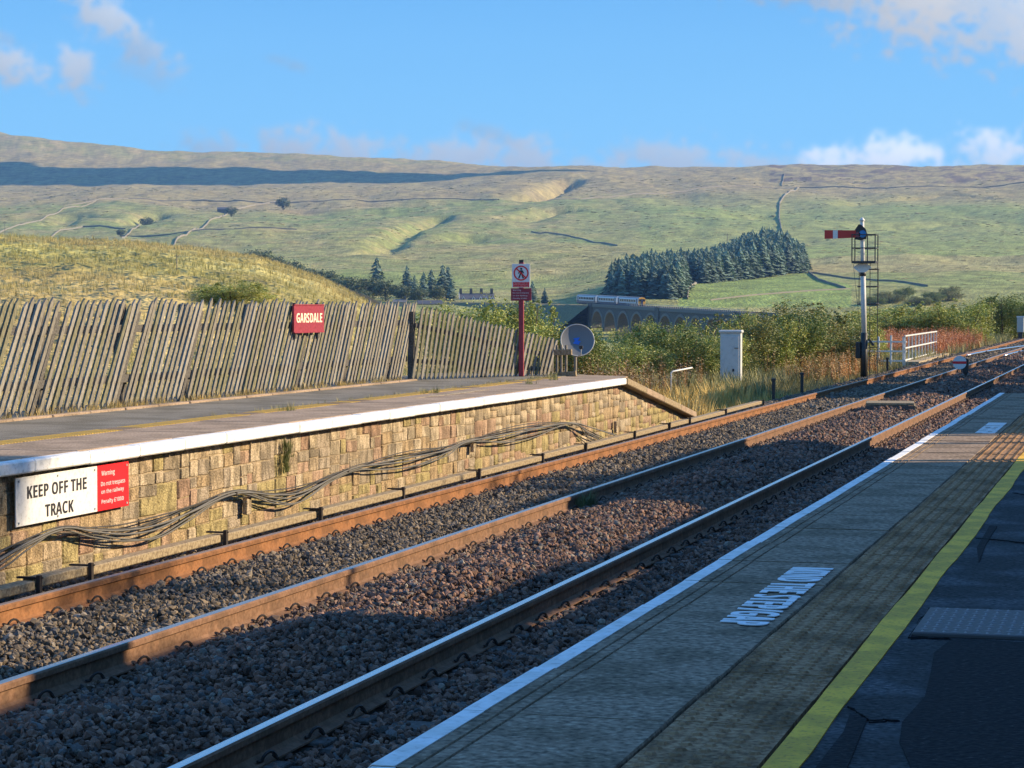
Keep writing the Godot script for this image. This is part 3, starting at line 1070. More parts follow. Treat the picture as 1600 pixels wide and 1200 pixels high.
func make_far_platform() -> void:
	var o := structure("far_platform", "sunlit stone-faced platform with white coping across the tracks")
	# core, tapering away under the end ramp
	part(o, "wall_core", prism(PackedVector2Array([Vector2(4.0, -0.5), Vector2(4.0, 0.67), Vector2(-36.6, 0.67), Vector2(-42.6, -0.16), Vector2(-42.6, -0.5)]), Vector3(-8.347, 0, 0), Vector3(0, 0, 1), Vector3.UP, Vector3(-3.9, 0, 0)), M.mortar)
	var kinds := ["stone_buff", "stone_ochre", "stone_pink", "stone_grey", "stone_pale", "stone_russet", "stone_dun", "stone_lichen"]
	var shapes := []
	for k in 10:
		shapes.append(wall_stone(300 + k))
	# rubble walling: long strips cut again and again into stones
	var cuts := []
	var zz := -14.2
	while zz > -42.4:
		var l := R.randf_range(1.3, 2.1)
		cuts.append(Rect2(zz - l, -0.25, l, 0.915))
		zz -= l
	var stones := []
	while cuts:
		var c: Rect2 = cuts.pop_back()
		var across := c.size.x > R.randf_range(0.32, 0.57)
		var level := c.size.y > R.randf_range(0.17, 0.28)
		if level and (not across or c.size.y > 0.42 or c.size.y > c.size.x * 0.62):
			var h := c.size.y * R.randf_range(0.36, 0.64)
			cuts.append(Rect2(c.position, Vector2(c.size.x, h)))
			cuts.append(Rect2(c.position + Vector2(0, h), Vector2(c.size.x, c.size.y - h)))
		elif across:
			var w := c.size.x * R.randf_range(0.32, 0.68)
			cuts.append(Rect2(c.position, Vector2(w, c.size.y)))
			cuts.append(Rect2(c.position + Vector2(w, 0), Vector2(c.size.x - w, c.size.y)))
		else:
			stones.append(c)
	stones.sort_custom(func(p, q): return p.position.x > q.position.x)
	var rest := {}
	var placed := 0
	for c in stones:
		var roof: float = 0.665 if c.position.x > -36.6 else 0.665 - (-c.position.x - 36.6) * 0.83 / 6.0
		var hh: float = minf(c.size.y, roof - c.position.y)
		if hh < 0.05:
			continue
		var pick: String = kinds[R.randi() % 8]
		if c.position.y > 0.3 and R.randf() < 0.4:
			pick = "stone_pale"
		elif c.position.y < 0.1 and R.randf() < 0.5:
			pick = ["stone_lichen", "stone_ochre"][R.randi() % 2]
		var bs := Basis(Vector3.RIGHT, R.randf_range(-0.04, 0.04)) * Basis.from_scale(Vector3(R.randf_range(0.008, 0.026), hh - 0.006, c.size.x - 0.008))
		var mid := Vector3(-8.346, c.position.y + hh * 0.5, c.position.x + c.size.x * 0.5)
		placed += 1
		if placed <= 300:
			part(o, "stone", shapes[R.randi() % 10], M[pick], mid, bs)
		else:
			if not rest.has(pick):
				rest[pick] = tool()
			rest[pick].append_from(shapes[R.randi() % 10], 0, Transform3D(bs, mid))
	for pick in rest:
		var far_stones := part(o, "stonework", done(rest[pick]), M[pick])
		far_stones.set_meta("kind", "stuff")
	# coping: white-painted edge stones
	var z2 := -13.0
	while z2 > -36.4:
		var l2 := minf(0.95, z2 + 36.6)
		part(o, "coping_stone", bev(Vector3(0.32, 0.1, l2 - 0.006), 0.012), M.white_paint, Vector3(-8.36 + R.randf_range(-0.006, 0.006), 0.731 + R.randf_range(-0.003, 0.003), z2 - l2 * 0.5))
		z2 -= l2
	# brown slabs behind the coping cover most of its painted top
	var cross := -13.0
	while cross > -36.5:
		var l3 := minf(0.95, cross + 36.6)
		part(o, "paving_slab", bev(Vector3(0.98, 0.06, l3 - 0.008), 0.006), M.far_slab, Vector3(-8.81 + R.randf_range(-0.006, 0.006), 0.757 + R.randf_range(-0.002, 0.003), cross - l3 * 0.5))
		cross -= l3
	# ribbed yellow strip
	var st := tool()
	add_box(st, Vector3(0, -0.02, 0), Vector3(0.3, 0.04, 0.392))
	for k in 7:
		add_box(st, Vector3(0.0, 0.003, -0.165 + k * 0.055), Vector3(0.27, 0.006, 0.028))
	var rib := done(st)
	cross = -13.0
	while cross > -36.3:
		part(o, "ribbed_block", rib, M.worn_yellow if R.randf() < 0.85 else M.far_slab, Vector3(-9.45, FAR + 0.004, cross - 0.2))
		cross -= 0.4
	part(o, "asphalt_surface", prism(PackedVector2Array([Vector2(-9.6, -13.0), Vector2(-9.6, -36.5), Vector2(-9.4, -38.6), Vector2(-12.2, -38.6), Vector2(-12.2, -13.0)]), Vector3(0, 0.66, 0), Vector3.RIGHT, Vector3(0, 0, 1), Vector3(0, 0.12, 0)), M.aged_asphalt)
	part(o, "slab_apron", prism(PackedVector2Array([Vector2(-8.3, -36.62), Vector2(-8.5, -38.0), Vector2(-9.39, -38.6), Vector2(-9.58, -36.62)]), Vector3(0, 0.66, 0), Vector3.RIGHT, Vector3(0, 0, 1), Vector3(0, 0.112, 0)), M.far_slab)
	cross = -13.0
	while cross > -34.4:
		part(o, "kerb_stone", bev(Vector3(0.12, 0.09, 0.88), 0.01), M.far_slab, Vector3(-11.22 + R.randf_range(-0.01, 0.01), FAR - 0.02, cross - 0.45))
		cross -= 0.9
	# sloping edge of the ramp at the end
	var slope := atan2(0.83, 6.0)
	var b := Basis(Vector3.RIGHT, -slope)
	for k in 4:
		var c := Vector3(-8.36, 0.735, -36.6) + b * Vector3(0, 0, -1) * (0.76 + 1.515 * k)
		part(o, "ramp_coping", bev(Vector3(0.36, 0.11, 1.5), 0.012), M.plank_wood if k % 2 == 0 else M.far_slab, c, b)
	# wooden packing pieces on the wall
	for p in [[0.05, -20.32, 0.17], [0.17, -27.96, 0.15], [0.0, -36.15, 0.19]]:
		part(o, "wall_block", bev(Vector3(0.05, p[2], 0.11), 0.006), M.stone_pale, Vector3(-8.275, p[0], p[1]))
	# white paint worn on the slabs
	part(o, "paint_trace", sheet([[-8.95, -27.6], [-9.02, -28.6], [-8.96, -29.0], [-9.0, -30.0], [-8.9, -30.9], [-8.84, -29.6], [-8.88, -28.6]], FAR + 0.013), M.stone_pale)


# ------------------------------------------------------------------ what stands out of sight on the sun's side and shades the platform
func house(o: Node3D, x0: float, x1: float, z0: float, z1: float, eaves: float, ridge: float, wall: Material, base := 0.91) -> void:
	part(o, "wall", bx(Vector3(x1 - x0, eaves - base, z0 - z1), Vector3((x0 + x1) * 0.5, (eaves + base) * 0.5, (z0 + z1) * 0.5)), wall)
	var e := 0.25
	part(o, "roof", prism(PackedVector2Array([Vector2(x0 - e, eaves - 0.06), Vector2((x0 + x1) * 0.5, ridge), Vector2(x1 + e, eaves - 0.06), Vector2(x1 + e, eaves + 0.01), Vector2((x0 + x1) * 0.5, ridge + 0.1), Vector2(x0 - e, eaves + 0.01)]), Vector3(0, 0, z0 + e), Vector3.RIGHT, Vector3.UP, Vector3(0, 0, z1 - z0 - 2 * e)), M.slate)
	for end in [z0 - 0.02, z1 + 0.02]:
		part(o, "gable", prism(PackedVector2Array([Vector2(x0, eaves), Vector2(x1, eaves), Vector2((x0 + x1) * 0.5, ridge - 0.05)]), Vector3(0, 0, end), Vector3.RIGHT, Vector3.UP, Vector3(0, 0, 0.04)), wall)
	for k in 3:
		var zz := lerpf(z0, z1, (k + 0.5) / 3.0)
		var f := part(o, "window", bx(Vector3(0.06, 1.3, 0.95)), M.barge_white, Vector3(x0 - 0.01, base + 1.55, zz))
		part(f, "pane", bx(Vector3(0.02, 1.1, 0.8)), M.house_glass, Vector3(-0.035, 0, 0))


func make_casters() -> void:
	var a := thing("station_building", "stone station building behind the near platform, out of view", "building")
	house(a, 3.0, 8.0, 6.0, -17.2, 3.85, 5.4, M.render_wall)
	part(a, "chimney", bev(Vector3(0.7, 2.2, 1.0), 0.03), M.house_stone, Vector3(5.5, 5.7, -16.0))
	var nb := thing("station_nameboard", "long timber nameboard on two posts at the back of the near platform", "board", Vector3(3.0, PLAT, -19.0))
	part(nb, "board", bev(Vector3(0.06, 0.34, 3.7), 0.01), M.maroon, Vector3(0, 2.57, 0))
	for k in [-1.6, 1.6]:
		part(nb, "post", bx(Vector3(0.1, 2.76, 0.1)), M.fence_wood_dark, Vector3(0.085, 1.38, k))
	var wf := thing("board_fence", "tall close-boarded timber fence behind the near platform", "fence", Vector3(3.0, PLAT, -23.0))
	for k in 43:
		part(wf, "board", bx(Vector3(0.03, 2.66 + R.randf_range(-0.03, 0.03), 0.146)), M.fence_wood_dark, Vector3(0, 1.33, 2.2 - 0.15 * k))
	for k in 2:
		part(wf, "fence_rail", bx(Vector3(0.05, 0.09, 6.4)), M.fence_wood_dark, Vector3(0.045, 0.5 + k * 1.1, -0.95))
	var b := thing("waiting_room", "small stone waiting room further along the near platform", "building")
	house(b, 3.0, 7.0, -27.3, -37.0, 4.05, 5.45, M.render_wall)
	var c := thing("signal_box", "timber signal box standing beyond the near platform end", "building")
	house(c, 3.2, 7.0, -57.5, -66.0, 6.0, 7.4, M.plank_wood, -0.5)


# ------------------------------------------------------------------ fence and signs
func make_fence() -> void:
	var o := thing("paling_fence", "weathered grey fence of slanting pointed palings behind the far platform", "fence", Vector3(-11.42, FAR, -24.0))
	var tilt := tan(deg_to_rad(33.0))
	var shapes := []
	var upright := []
	for k in 8:
		if k == 4:
			tilt = tan(deg_to_rad(16.0))
		var w := 0.036 + 0.003 * (k % 2)
		var h := 1.20 + 0.012 * (k % 4)
		# slanting pale seen from the track: x' along -z, y' up
		var pts := PackedVector2Array()
		for p in [[-w, 0.05], [0.0, 0.0], [w, 0.05], [w, h - 0.06], [0.0, h], [-w, h - 0.06]]:
			pts.append(Vector2(p[0] + p[1] * tilt, p[1]))
		(shapes if k < 4 else upright).append(prism(pts, Vector3(-0.012, 0, 0), Vector3(0, 0, -1), Vector3.UP, Vector3(0.024, 0, 0)))
	var woods := ["fence_wood", "fence_wood_pale", "fence_wood_mossy", "fence_wood", "fence_wood"]
	var z := 8.0
	while z > -10.6:
		var at_post := false
		for pz in [4.4, 2.0, -0.06, -1.92, -3.98, -5.85, -7.74, -9.75]:
			if absf(z - pz) < 0.07:
				at_post = true
		if not at_post:
			var tw := R.randf_range(-0.02, 0.02)
			part(o, "paling", shapes[R.randi() % 4], M[woods[R.randi() % 5]], Vector3(R.randf_range(-0.006, 0.006), 0.035 + R.randf_range(-0.01, 0.01), z), Basis(Vector3.RIGHT, tw))
		z -= 0.15 + R.randf_range(-0.006, 0.006)
	for k in 2:
		part(o, "fence_rail", bx(Vector3(0.05, 0.09, 18.6)), M.fence_wood_dark, Vector3(-0.042, 0.34 + k * 0.58, -1.6))
	var strut := prism(PackedVector2Array([Vector2(-0.04, -0.05), Vector2(0.04, -0.05), Vector2(0.04 + 1.12 * tan(deg_to_rad(33.0)), 1.12), Vector2(-0.04 + 1.12 * tan(deg_to_rad(33.0)), 1.12)]), Vector3(-0.06, 0, 0), Vector3(0, 0, -1), Vector3.UP, Vector3(0.04, 0, 0))
	for pz in [4.4, 2.0, -0.06, -1.92, -3.98, -5.85, -7.74, -9.75]:
		part(o, "post", bev(Vector3(0.12, 1.22, 0.13), 0.012), M.fence_wood_dark, Vector3(-0.13, 0.6, pz - 0.4))
		part(o, "brace", strut, M.fence_wood_dark, Vector3(0, 0, pz))
	# the lower return towards the ramp
	var f := thing("paling_fence", "lower slanting paling fence sloping down beside the dish", "fence", Vector3(-11.3, FAR, -34.9))
	var to := Vector3(-9.82 + 11.3, 0, -38.1 + 34.9)
	var along := to.normalized()
	var len := to.length()
	var ang := atan2(-along.x, -along.z)
	var turn := Basis(Vector3.UP, ang)
	var n := int(len / 0.105)
	for i in n:
		var t := (i + 0.5) / n
		var h := lerpf(0.99, 0.50, t)
		part(f, "paling", upright[i % 4], M[woods[R.randi() % 4]], along * (t * len - 0.12) + Vector3(0, 0.0, 0), turn * Basis.from_scale(Vector3(1, h, 0.72)))
	for k in 2:
		var p := along * len * 0.5 + Vector3(-0.03, 0.2 + k * 0.4, -0.03)
		part(f, "fence_rail", bx(Vector3(0.045, 0.07, len)), M.fence_wood_dark, p, turn * Basis(Vector3.RIGHT, -0.06 - 0.10 * k))
	for t in [0.0, 0.5, 1.0]:
		part(f, "post", bx(Vector3(0.1, lerpf(1.1, 0.6, t), 0.1)), M.fence_wood_dark, along * len * t + Vector3(-0.09, lerpf(0.55, 0.3, t), -0.08))


func make_signs() -> void:
	# KEEP OFF THE TRACK
	var o := thing("track_warning_sign", "white and red KEEP OFF THE TRACK sign on the stone platform wall", "sign", Vector3(-8.275, 0.46, -16.66))
	var r := Vector3(0, 0, -1)
	part(o, "white_panel", bev(Vector3(0.012, 0.375, 1.4), 0.003), M.sign_white, Vector3(0, 0, 0.29))
	part(o, "red_panel", bev(Vector3(0.012, 0.375, 0.6), 0.003), M.sign_red, Vector3(0.001, 0, -0.71))
	text(o, "lettering", "KEEP OFF THE", 1.02, 0.098, M.sign_black, Vector3(0.008, 0.065, 0.30), r, Vector3.UP, true)
	text(o, "lettering", "TRACK", 0.49, 0.098, M.sign_black, Vector3(0.008, -0.10, 0.27), r, Vector3.UP, true)
	text(o, "lettering", "Warning", 0.25, 0.052, M.sign_white, Vector3(0.009, 0.115, -0.605), r, Vector3.UP)
	text(o, "lettering", "Do not trespass", 0.46, 0.046, M.sign_white, Vector3(0.009, 0.028, -0.70), r, Vector3.UP)
	text(o, "lettering", "on the railway", 0.43, 0.046, M.sign_white, Vector3(0.009, -0.036, -0.69), r, Vector3.UP)
	text(o, "lettering", "Penalty £1000", 0.42, 0.046, M.sign_white, Vector3(0.009, -0.118, -0.69), r, Vector3.UP)
	for by in [-0.16, 0.16]:
		for bz in [0.95, 0.3, -0.36, -0.96]:
			part(o, "bolt", bx(Vector3(0.01, 0.016, 0.016)), M.dish_rim, Vector3(0.009, by, bz))
	# station name
	var g := thing("station_name_sign", "maroon GARSDALE station name board on the paling fence", "sign", Vector3(-11.36, 1.79, -30.2))
	part(g, "panel", bev(Vector3(0.03, 0.40, 1.2), 0.004), M.maroon)
	text(g, "lettering", "GARSDALE", 1.02, 0.135, M.cream, Vector3(0.016, 0.01, 0.0), r, Vector3.UP, true)
	for by in [-0.193, 0.193]:
		part(g, "frame_bar", bx(Vector3(0.012, 0.014, 1.2)), M.maroon, Vector3(0.018, by, 0))
	for bz in [-0.45, 0.45]:
		part(g, "batten", bx(Vector3(0.05, 0.5, 0.07)), M.fence_wood_dark, Vector3(-0.035, -0.03, bz))
	# post with the crossed-out walker
	var t := thing("trespass_sign", "maroon post with a red-ringed walking figure sign and small maroon notice", "sign", Vector3(-10.16, FAR, -37.2), deg_to_rad(10))
	part(t, "post", bev(Vector3(0.085, 1.93, 0.075), 0.008), M.maroon, Vector3(0, 0.965, 0))
	part(t, "post_cap", bx(Vector3(0.07, 0.05, 0.07)), M.mast_black, Vector3(0, 1.945, 0))
	part(t, "upper_panel", bev(Vector3(0.305, 0.40, 0.012), 0.003), M.sign_white, Vector3(0, 1.70, 0.046))
	part(t, "lower_panel", bev(Vector3(0.345, 0.21, 0.012), 0.003), M.maroon, Vector3(0, 1.385, 0.046))
	part(t, "red_strip", bx(Vector3(0.27, 0.085, 0.004)), M.sign_red, Vector3(0, 1.552, 0.054))
	var st := tool()
	for k in 32:
		var a0 := TAU * k / 32.0
		var a1 := TAU * (k + 1) / 32.0
		var p := [Vector3(cos(a0) * 0.105, sin(a0) * 0.105, 0), Vector3(cos(a1) * 0.105, sin(a1) * 0.105, 0), Vector3(cos(a1) * 0.127, sin(a1) * 0.127, 0), Vector3(cos(a0) * 0.127, sin(a0) * 0.127, 0)]
		quad(st, p[0], p[1], p[2], p[3])
		quad(st, p[0] + Vector3(0, 0, 0.003), p[1] + Vector3(0, 0, 0.003), p[2] + Vector3(0, 0, 0.003), p[3] + Vector3(0, 0, 0.003))
		quad(st, p[2], p[3], p[3] + Vector3(0, 0, 0.003), p[2] + Vector3(0, 0, 0.003))
	part(t, "red_ring", done(st), M.sign_red, Vector3(0, 1.745, 0.053))
	part(t, "red_bar", bx(Vector3(0.022, 0.215, 0.003)), M.sign_red, Vector3(0, 1.745, 0.058), Basis(Vector3.BACK, deg_to_rad(45)))
	st = tool()
	var fig := [PackedVector2Array([Vector2(-0.024, 0.045), Vector2(0.022, 0.05), Vector2(0.026, -0.012), Vector2(-0.022, -0.012)]),
		PackedVector2Array([Vector2(-0.022, -0.012), Vector2(0.004, -0.012), Vector2(-0.028, -0.09), Vector2(-0.05, -0.09)]),
		PackedVector2Array([Vector2(0.0, -0.012), Vector2(0.026, -0.012), Vector2(0.05, -0.088), Vector2(0.028, -0.09)]),
		PackedVector2Array([Vector2(-0.024, 0.045), Vector2(-0.052, -0.005), Vector2(-0.042, -0.012), Vector2(-0.018, 0.022)]),
		PackedVector2Array([Vector2(0.022, 0.05), Vector2(0.054, 0.0), Vector2(0.044, -0.006), Vector2(0.02, 0.022)])]
	for p in fig:
		add_prism(st, p, Vector3.ZERO, Vector3.RIGHT, Vector3.UP, Vector3(0, 0, 0.003))
	var head := PackedVector2Array()
	for k in 12:
		head.append(Vector2(0.002 + 0.019 * cos(TAU * k / 12.0), 0.073 + 0.019 * sin(TAU * k / 12.0)))
	add_prism(st, head, Vector3.ZERO, Vector3.RIGHT, Vector3.UP, Vector3(0, 0, 0.003))
	part(t, "walking_figure", done(st), M.sign_black, Vector3(0, 1.745, 0.0535))
	for k in 3:
		text(t, "lettering", ["Passengers must not", "pass this point or", "cross the line"][k], 0.23, 0.018, M.sign_white, Vector3(0, 1.579 - 0.027 * k, 0.058), Vector3.RIGHT, Vector3.UP, false, 0.002)
	for k in 4:
		text(t, "lettering", ["Warning", "Do not trespass", "on the Railway", "Penalty £1000"][k], [0.14, 0.27, 0.25, 0.24][k], 0.028, M.sign_white, Vector3([-0.07, -0.005, -0.015, -0.02][k], 1.455 - 0.046 * k, 0.054), Vector3.RIGHT, Vector3.UP, false, 0.002)


# ------------------------------------------------------------------ small lineside things
func make_lineside() -> void:
	# cables looped along the wall
	var path := [[0.1, -15.28], [0.16, -15.79], [0.19, -16.33], [0.13, -16.9], [0.09, -17.5], [0.10, -18.15], [0.15, -18.84], [0.2, -19.88], [0.11, -20.86], [0.10, -21.57], [0.18, -22.51], [0.21, -23.32], [0.21, -24.18], [0.23, -25.35], [0.23, -26.62], [0.25, -27.58], [0.29, -29.23], [0.27, -30.89], [0.24, -32.94], [0.06, -33.95], [-0.14, -35.03]]
	var holds := [-16.33, -19.88, -23.0, -27.58, -32.9]
	var o := thing("cable_bundle", "bundle of grey cables drooping along the stone platform wall", "cables", Vector3(-8.2, 0, -14.6))
	for k in 7:
		var ctl := [Vector3(-0.01 + 0.012 * (k % 3), 0.02 - 0.05 * (k % 4), 0.0)]
		var ph := R.randf() * TAU
		for p in path:
			var near := 9.0
			for h in holds:
				near = minf(near, absf(p[1] - h))
			var slack: float = clampf(near / 1.7, 0.0, 1.0) * ([-0.6, 1.9, 0.2, -1.2, 2.8, 0.9, 0.0][k]) * 0.05
			ctl.append(Vector3(-0.03 + 0.01 * (k % 3) + 0.008 * sin(ph + p[1]), p[0] - slack + 0.01 * (k / 2) + 0.02 * sin(ph * 3.0 + p[1] * 1.7) - 0.02, p[1] + 14.6))
		if k % 2 == 1:
			ctl[ctl.size() - 1] += Vector3(0.05, -0.03, -0.25 * k)
			ctl[ctl.size() - 2] += Vector3(0.02, 0.05 * k * 0.3, 0)
		var cv := Curve3D.new()
		for i in ctl.size():
			var tan_: Vector3 = (ctl[mini(i + 1, ctl.size() - 1)] - ctl[maxi(i - 1, 0)]) * 0.18
			cv.add_point(ctl[i], -tan_, tan_)
		cv.bake_interval = 0.12
		var pts := []
		for p in cv.get_baked_points():
			pts.append(p)
		part(o, "cable", tube(pts, 0.006 + 0.0015 * (k % 3), 0.006 + 0.0015 * (k % 3), 6), M.cable_grey if k % 3 else M.cable_dark)
	for h in holds:
		part(o, "cable_hook", bx(Vector3(0.07, 0.03, 0.025)), M.clip_iron, Vector3(-0.03, 0.2, h + 14.6))
	# plank trunking along the foot of the wall, held by stakes
	var tk := thing("plank_trunking", "pale timber trunking on dark stakes along the foot of the wall", "trunking", Vector3(-7.86, -0.2, -14.0))
	var joints := [0.8, -1.08, -1.93, -4.59, -7.0, -9.58, -12.54, -15.57, -18.03, -21.32, -24.07, -25.87, -29.5, -34.0]
	for i in joints.size() - 1:
		var l: float = joints[i] - joints[i + 1] - 0.05
		part(tk, "plank", bev(Vector3(0.13, 0.07, l), 0.008), M.plank_wood, Vector3(R.randf_range(-0.015, 0.015), 0.125 + R.randf_range(-0.012, 0.012), (joints[i] + joints[i + 1]) * 0.5), Basis(Vector3.UP, R.randf_range(-0.006, 0.006)))
		var s := tool()
		add_box(s, Vector3(0.085, 0.06, joints[i + 1]), Vector3(0.03, 0.26, 0.04))
		add_box(s, Vector3(0.0, 0.168, joints[i + 1] - 0.02), Vector3(0.2, 0.014, 0.04))
		part(tk, "stake", done(s), M.clip_iron)
	# satellite dish
	var d := thing("satellite_dish", "grey satellite dish with a blue mark behind the end of the fence", "dish", Vector3(-9.62, 0.7, -38.95), deg_to_rad(22))
	var st := tool()
	st.set_smooth_group(1)
	var rings := 6
	var sides := 30
	var tilt := Basis(Vector3.RIGHT, deg_to_rad(-14))
	var at := func(i: int, k: int) -> Vector3:
		var rr := 0.285 * i / rings
		var a := TAU * k / sides
		return Vector3(cos(a) * rr * 1.04, sin(a) * rr, 0.55 * rr * rr)
	for i in rings:
		for k in sides:
			quad(st, at.call(i, k), at.call(i, k + 1), at.call(i + 1, k + 1), at.call(i + 1, k))
	part(d, "reflector", done(st), M.dish_grey, Vector3(0, 0.66, 0), tilt)
	var rim := []
	for k in sides + 1:
		rim.append(at.call(rings, k % sides))
	part(d, "rim", tube(rim, 0.011, 0.011, 5), M.dish_rim, Vector3(0, 0.66, 0), tilt)
	part(d, "blue_mark", prism(PackedVector2Array([Vector2(-0.07, -0.05), Vector2(0.03, -0.07), Vector2(0.07, -0.01), Vector2(0.02, 0.0), Vector2(0.06, 0.06), Vector2(-0.06, 0.04), Vector2(-0.03, 0.0)]), Vector3(-0.01, 0.66, 0.012), Vector3.RIGHT, tilt * Vector3.UP, Vector3(0, 0, 0.004)), M.blue_mark)
	part(d, "feed_arm", tube([Vector3(0, 0.38, 0.05), Vector3(0.02, 0.42, 0.3), Vector3(0.02, 0.52, 0.34)], 0.012, 0.012, 5), M.dish_rim)
	part(d, "receiver", bev(Vector3(0.06, 0.06, 0.1), 0.01), M.mast_black, Vector3(0.02, 0.55, 0.33))
	part(d, "mount", tube([Vector3(0, 0.0, -0.1), Vector3(0, 0.66, -0.1), Vector3(0, 0.66, 0.0)], 0.025, 0.025, 8), M.steel_dark)
	# stub of post and rail
	var w := thing("timber_barrier", "short weathered post and rail barrier in front of the dish", "fence", Vector3(-9.55, 0.68, -37.8), deg_to_rad(-8))
	part(w, "top_rail", bev(Vector3(0.33, 0.10, 0.05), 0.006), M.plank_wood, Vector3(-0.02, 0.50, 0.045), Basis(Vector3.BACK, 0.03))
	part(w, "bottom_rail", bev(Vector3(0.42, 0.09, 0.06), 0.006), M.plank_wood, Vector3(0.02, 0.12, 0.05), Basis(Vector3.BACK, 0.1))
	for px in [-0.15, -0.07, 0.02]:
		part(w, "post", bx(Vector3(0.035, 0.62, 0.035)), M.fence_wood, Vector3(px, 0.31, 0.0))
	part(w, "post", bx(Vector3(0.04, 0.42, 0.04)), M.fence_wood, Vector3(0.19, 0.21, 0.0))
	# relay cabinet
	var c := thing("relay_cabinet", "tall pale grey lineside cabinet standing in front of the bushes", "cabinet", Vector3(-11.62, -0.55, -65.8), deg_to_rad(4))
	part(c, "body", bev(Vector3(0.60, 1.72, 0.42), 0.012), M.cabinet_paint, Vector3(0, 0.9, 0))
	part(c, "roof", bev(Vector3(0.68, 0.09, 0.5), 0.025), M.cabinet_paint, Vector3(0, 1.79, 0))
	var dr := part(c, "door", bev(Vector3(0.52, 1.42, 0.02), 0.005), M.cabinet_paint, Vector3(-0.015, 0.95, 0.222))
	part(dr, "handle", bx(Vector3(0.12, 0.02, 0.02)), M.mast_black, Vector3(0.19, 0.36, 0.02))
	part(dr, "lock", bx(Vector3(0.05, 0.08, 0.02)), M.mast_black, Vector3(0.1, -0.28, 0.02))
	part(c, "base", bx(Vector3(0.7, 0.12, 0.5)), M.sleeper_concrete, Vector3(0, 0.0, 0))
	# bent handrail in the grass
	var hr := thing("handrail", "short white bent handrail standing in the yellow grass", "handrail", Vector3(-11.6, -0.3, -56.95))
	part(hr, "tube", tube([Vector3(0, 0, 0), Vector3(0, 0.58, 0), Vector3(0.03, 0.615, -0.02), Vector3(0.36, 0.69, -0.9)], 0.022, 0.022, 8), M.mast_white)
	# white post and rail guard and the parapet railing over the culvert
	var pr := thing("post_and_rail_guard", "white post and rail guard beside the signal post", "railing", Vector3(-10.0, -0.35, -89.5))
	for k in 5:
		part(pr, "post", bev(Vector3(0.075, 1.15 + 0.1 * (k % 2), 0.075), 0.008), M.mast_white, Vector3(-0.95 + 0.49 * k, 0.58, 0.1 * k))
	for k in 3:
		part(pr, "rail", bx(Vector3(2.2, 0.06, 0.05)), M.mast_white, Vector3(0.05, 0.22 + 0.37 * k, 0.22), Basis(Vector3.UP, -0.2))
	var pl := thing("parapet_railing", "white metal railing with close uprights beside the tracks", "railing", Vector3(-9.05, -0.35, -97.0))
	for k in 11:
		part(pl, "upright", bx(Vector3(0.045, 1.22, 0.045)), M.mast_white, Vector3(0.14 - 0.028 * k, 0.61, 8.1 - 1.7 * k))
	for k in 3:
		part(pl, "rail", bx(Vector3(0.05, 0.05, 17.2)), M.mast_white, Vector3(0, 0.25 + 0.47 * k, -0.4), Basis(Vector3.UP, 0.0165))
	part(pl, "kerb", bx(Vector3(0.5, 0.3, 17.4)), M.stone_pale, Vector3(0.3, 0.05, -0.4), Basis(Vector3.UP, 0.0165))
	# ground disc
	var gs := thing("disc_signal", "small white ground disc signal with a red band between the tracks", "signal", Vector3(-5.05, -0.15, -66.2))
	var disc := PackedVector2Array()
	for k in 28:
		disc.append(Vector2(cos(TAU * k / 28.0), sin(TAU * k / 28.0)) * 0.195)
	part(gs, "disc", prism(disc, Vector3(-0.03, 0.52, 0.06), Vector3.RIGHT, Vector3.UP, Vector3(0, 0, 0.012)), M.sign_white)
	part(gs, "red_band", bx(Vector3(0.384, 0.07, 0.006)), M.sign_red, Vector3(-0.03, 0.52, 0.076))
	part(gs, "lamp_case", bev(Vector3(0.16, 0.42, 0.2), 0.015), M.mast_black, Vector3(0.13, 0.42, -0.06))
	part(gs, "stem", bx(Vector3(0.07, 0.36, 0.07)), M.mast_black, Vector3(0.13, 0.1, -0.06))
	part(gs, "base", bx(Vector3(0.4, 0.08, 0.36)), M.mast_black, Vector3(0.05, -0.05, 0))
	# board box in the six-foot
	var bb := thing("timber_box_cover", "low timber box cover lying in the ballast between the tracks", "cover", Vector3(-4.9, -0.13, -46.0), 0.1)
	for k in 4:
		part(bb, "plank", bev(Vector3(0.95, 0.05, 0.27), 0.006), M.plank_wood, Vector3(0, 0.16, -0.42 + 0.28 * k))
	part(bb, "front_board", bx(Vector3(0.95, 0.14, 0.04)), M.fence_wood_dark, Vector3(0, 0.06, 0.57))
	part(bb, "end_board", bx(Vector3(0.04, 0.14, 1.1)), M.plank_wood, Vector3(0.48, 0.062, 0.02))
	var sb := thing("lineside_post_box", "small grey lineside box on a post far along at the right", "box", Vector3(-8.1, -0.2, -158.0))
	part(sb, "box", bev(Vector3(0.45, 1.0, 0.4), 0.02), M.dish_rim, Vector3(0, 0.95, 0))
	part(sb, "cap", bx(Vector3(0.5, 0.1, 0.45)), M.mast_white, Vector3(0, 1.5, 0))
	part(sb, "stem", bx(Vector3(0.3, 0.5, 0.3)), M.steel_dark, Vector3(0, 0.22, 0))
	var lf := thing("lineside_rail_fence", "dark timber rail fence far along behind the orange weeds", "fence", Vector3(-11.5, -0.3, -168.0))
	for k in 8:
		part(lf, "post", bx(Vector3(0.12, 1.4, 0.12)), M.fence_wood_dark, Vector3(-1.2 + k * 0.9, 0.7, 0.0))
	for k in 3:
		part(lf, "rail", bx(Vector3(6.6, 0.12, 0.05)), M.fence_wood_dark, Vector3(1.9, 0.45 + 0.4 * k, 0.085))
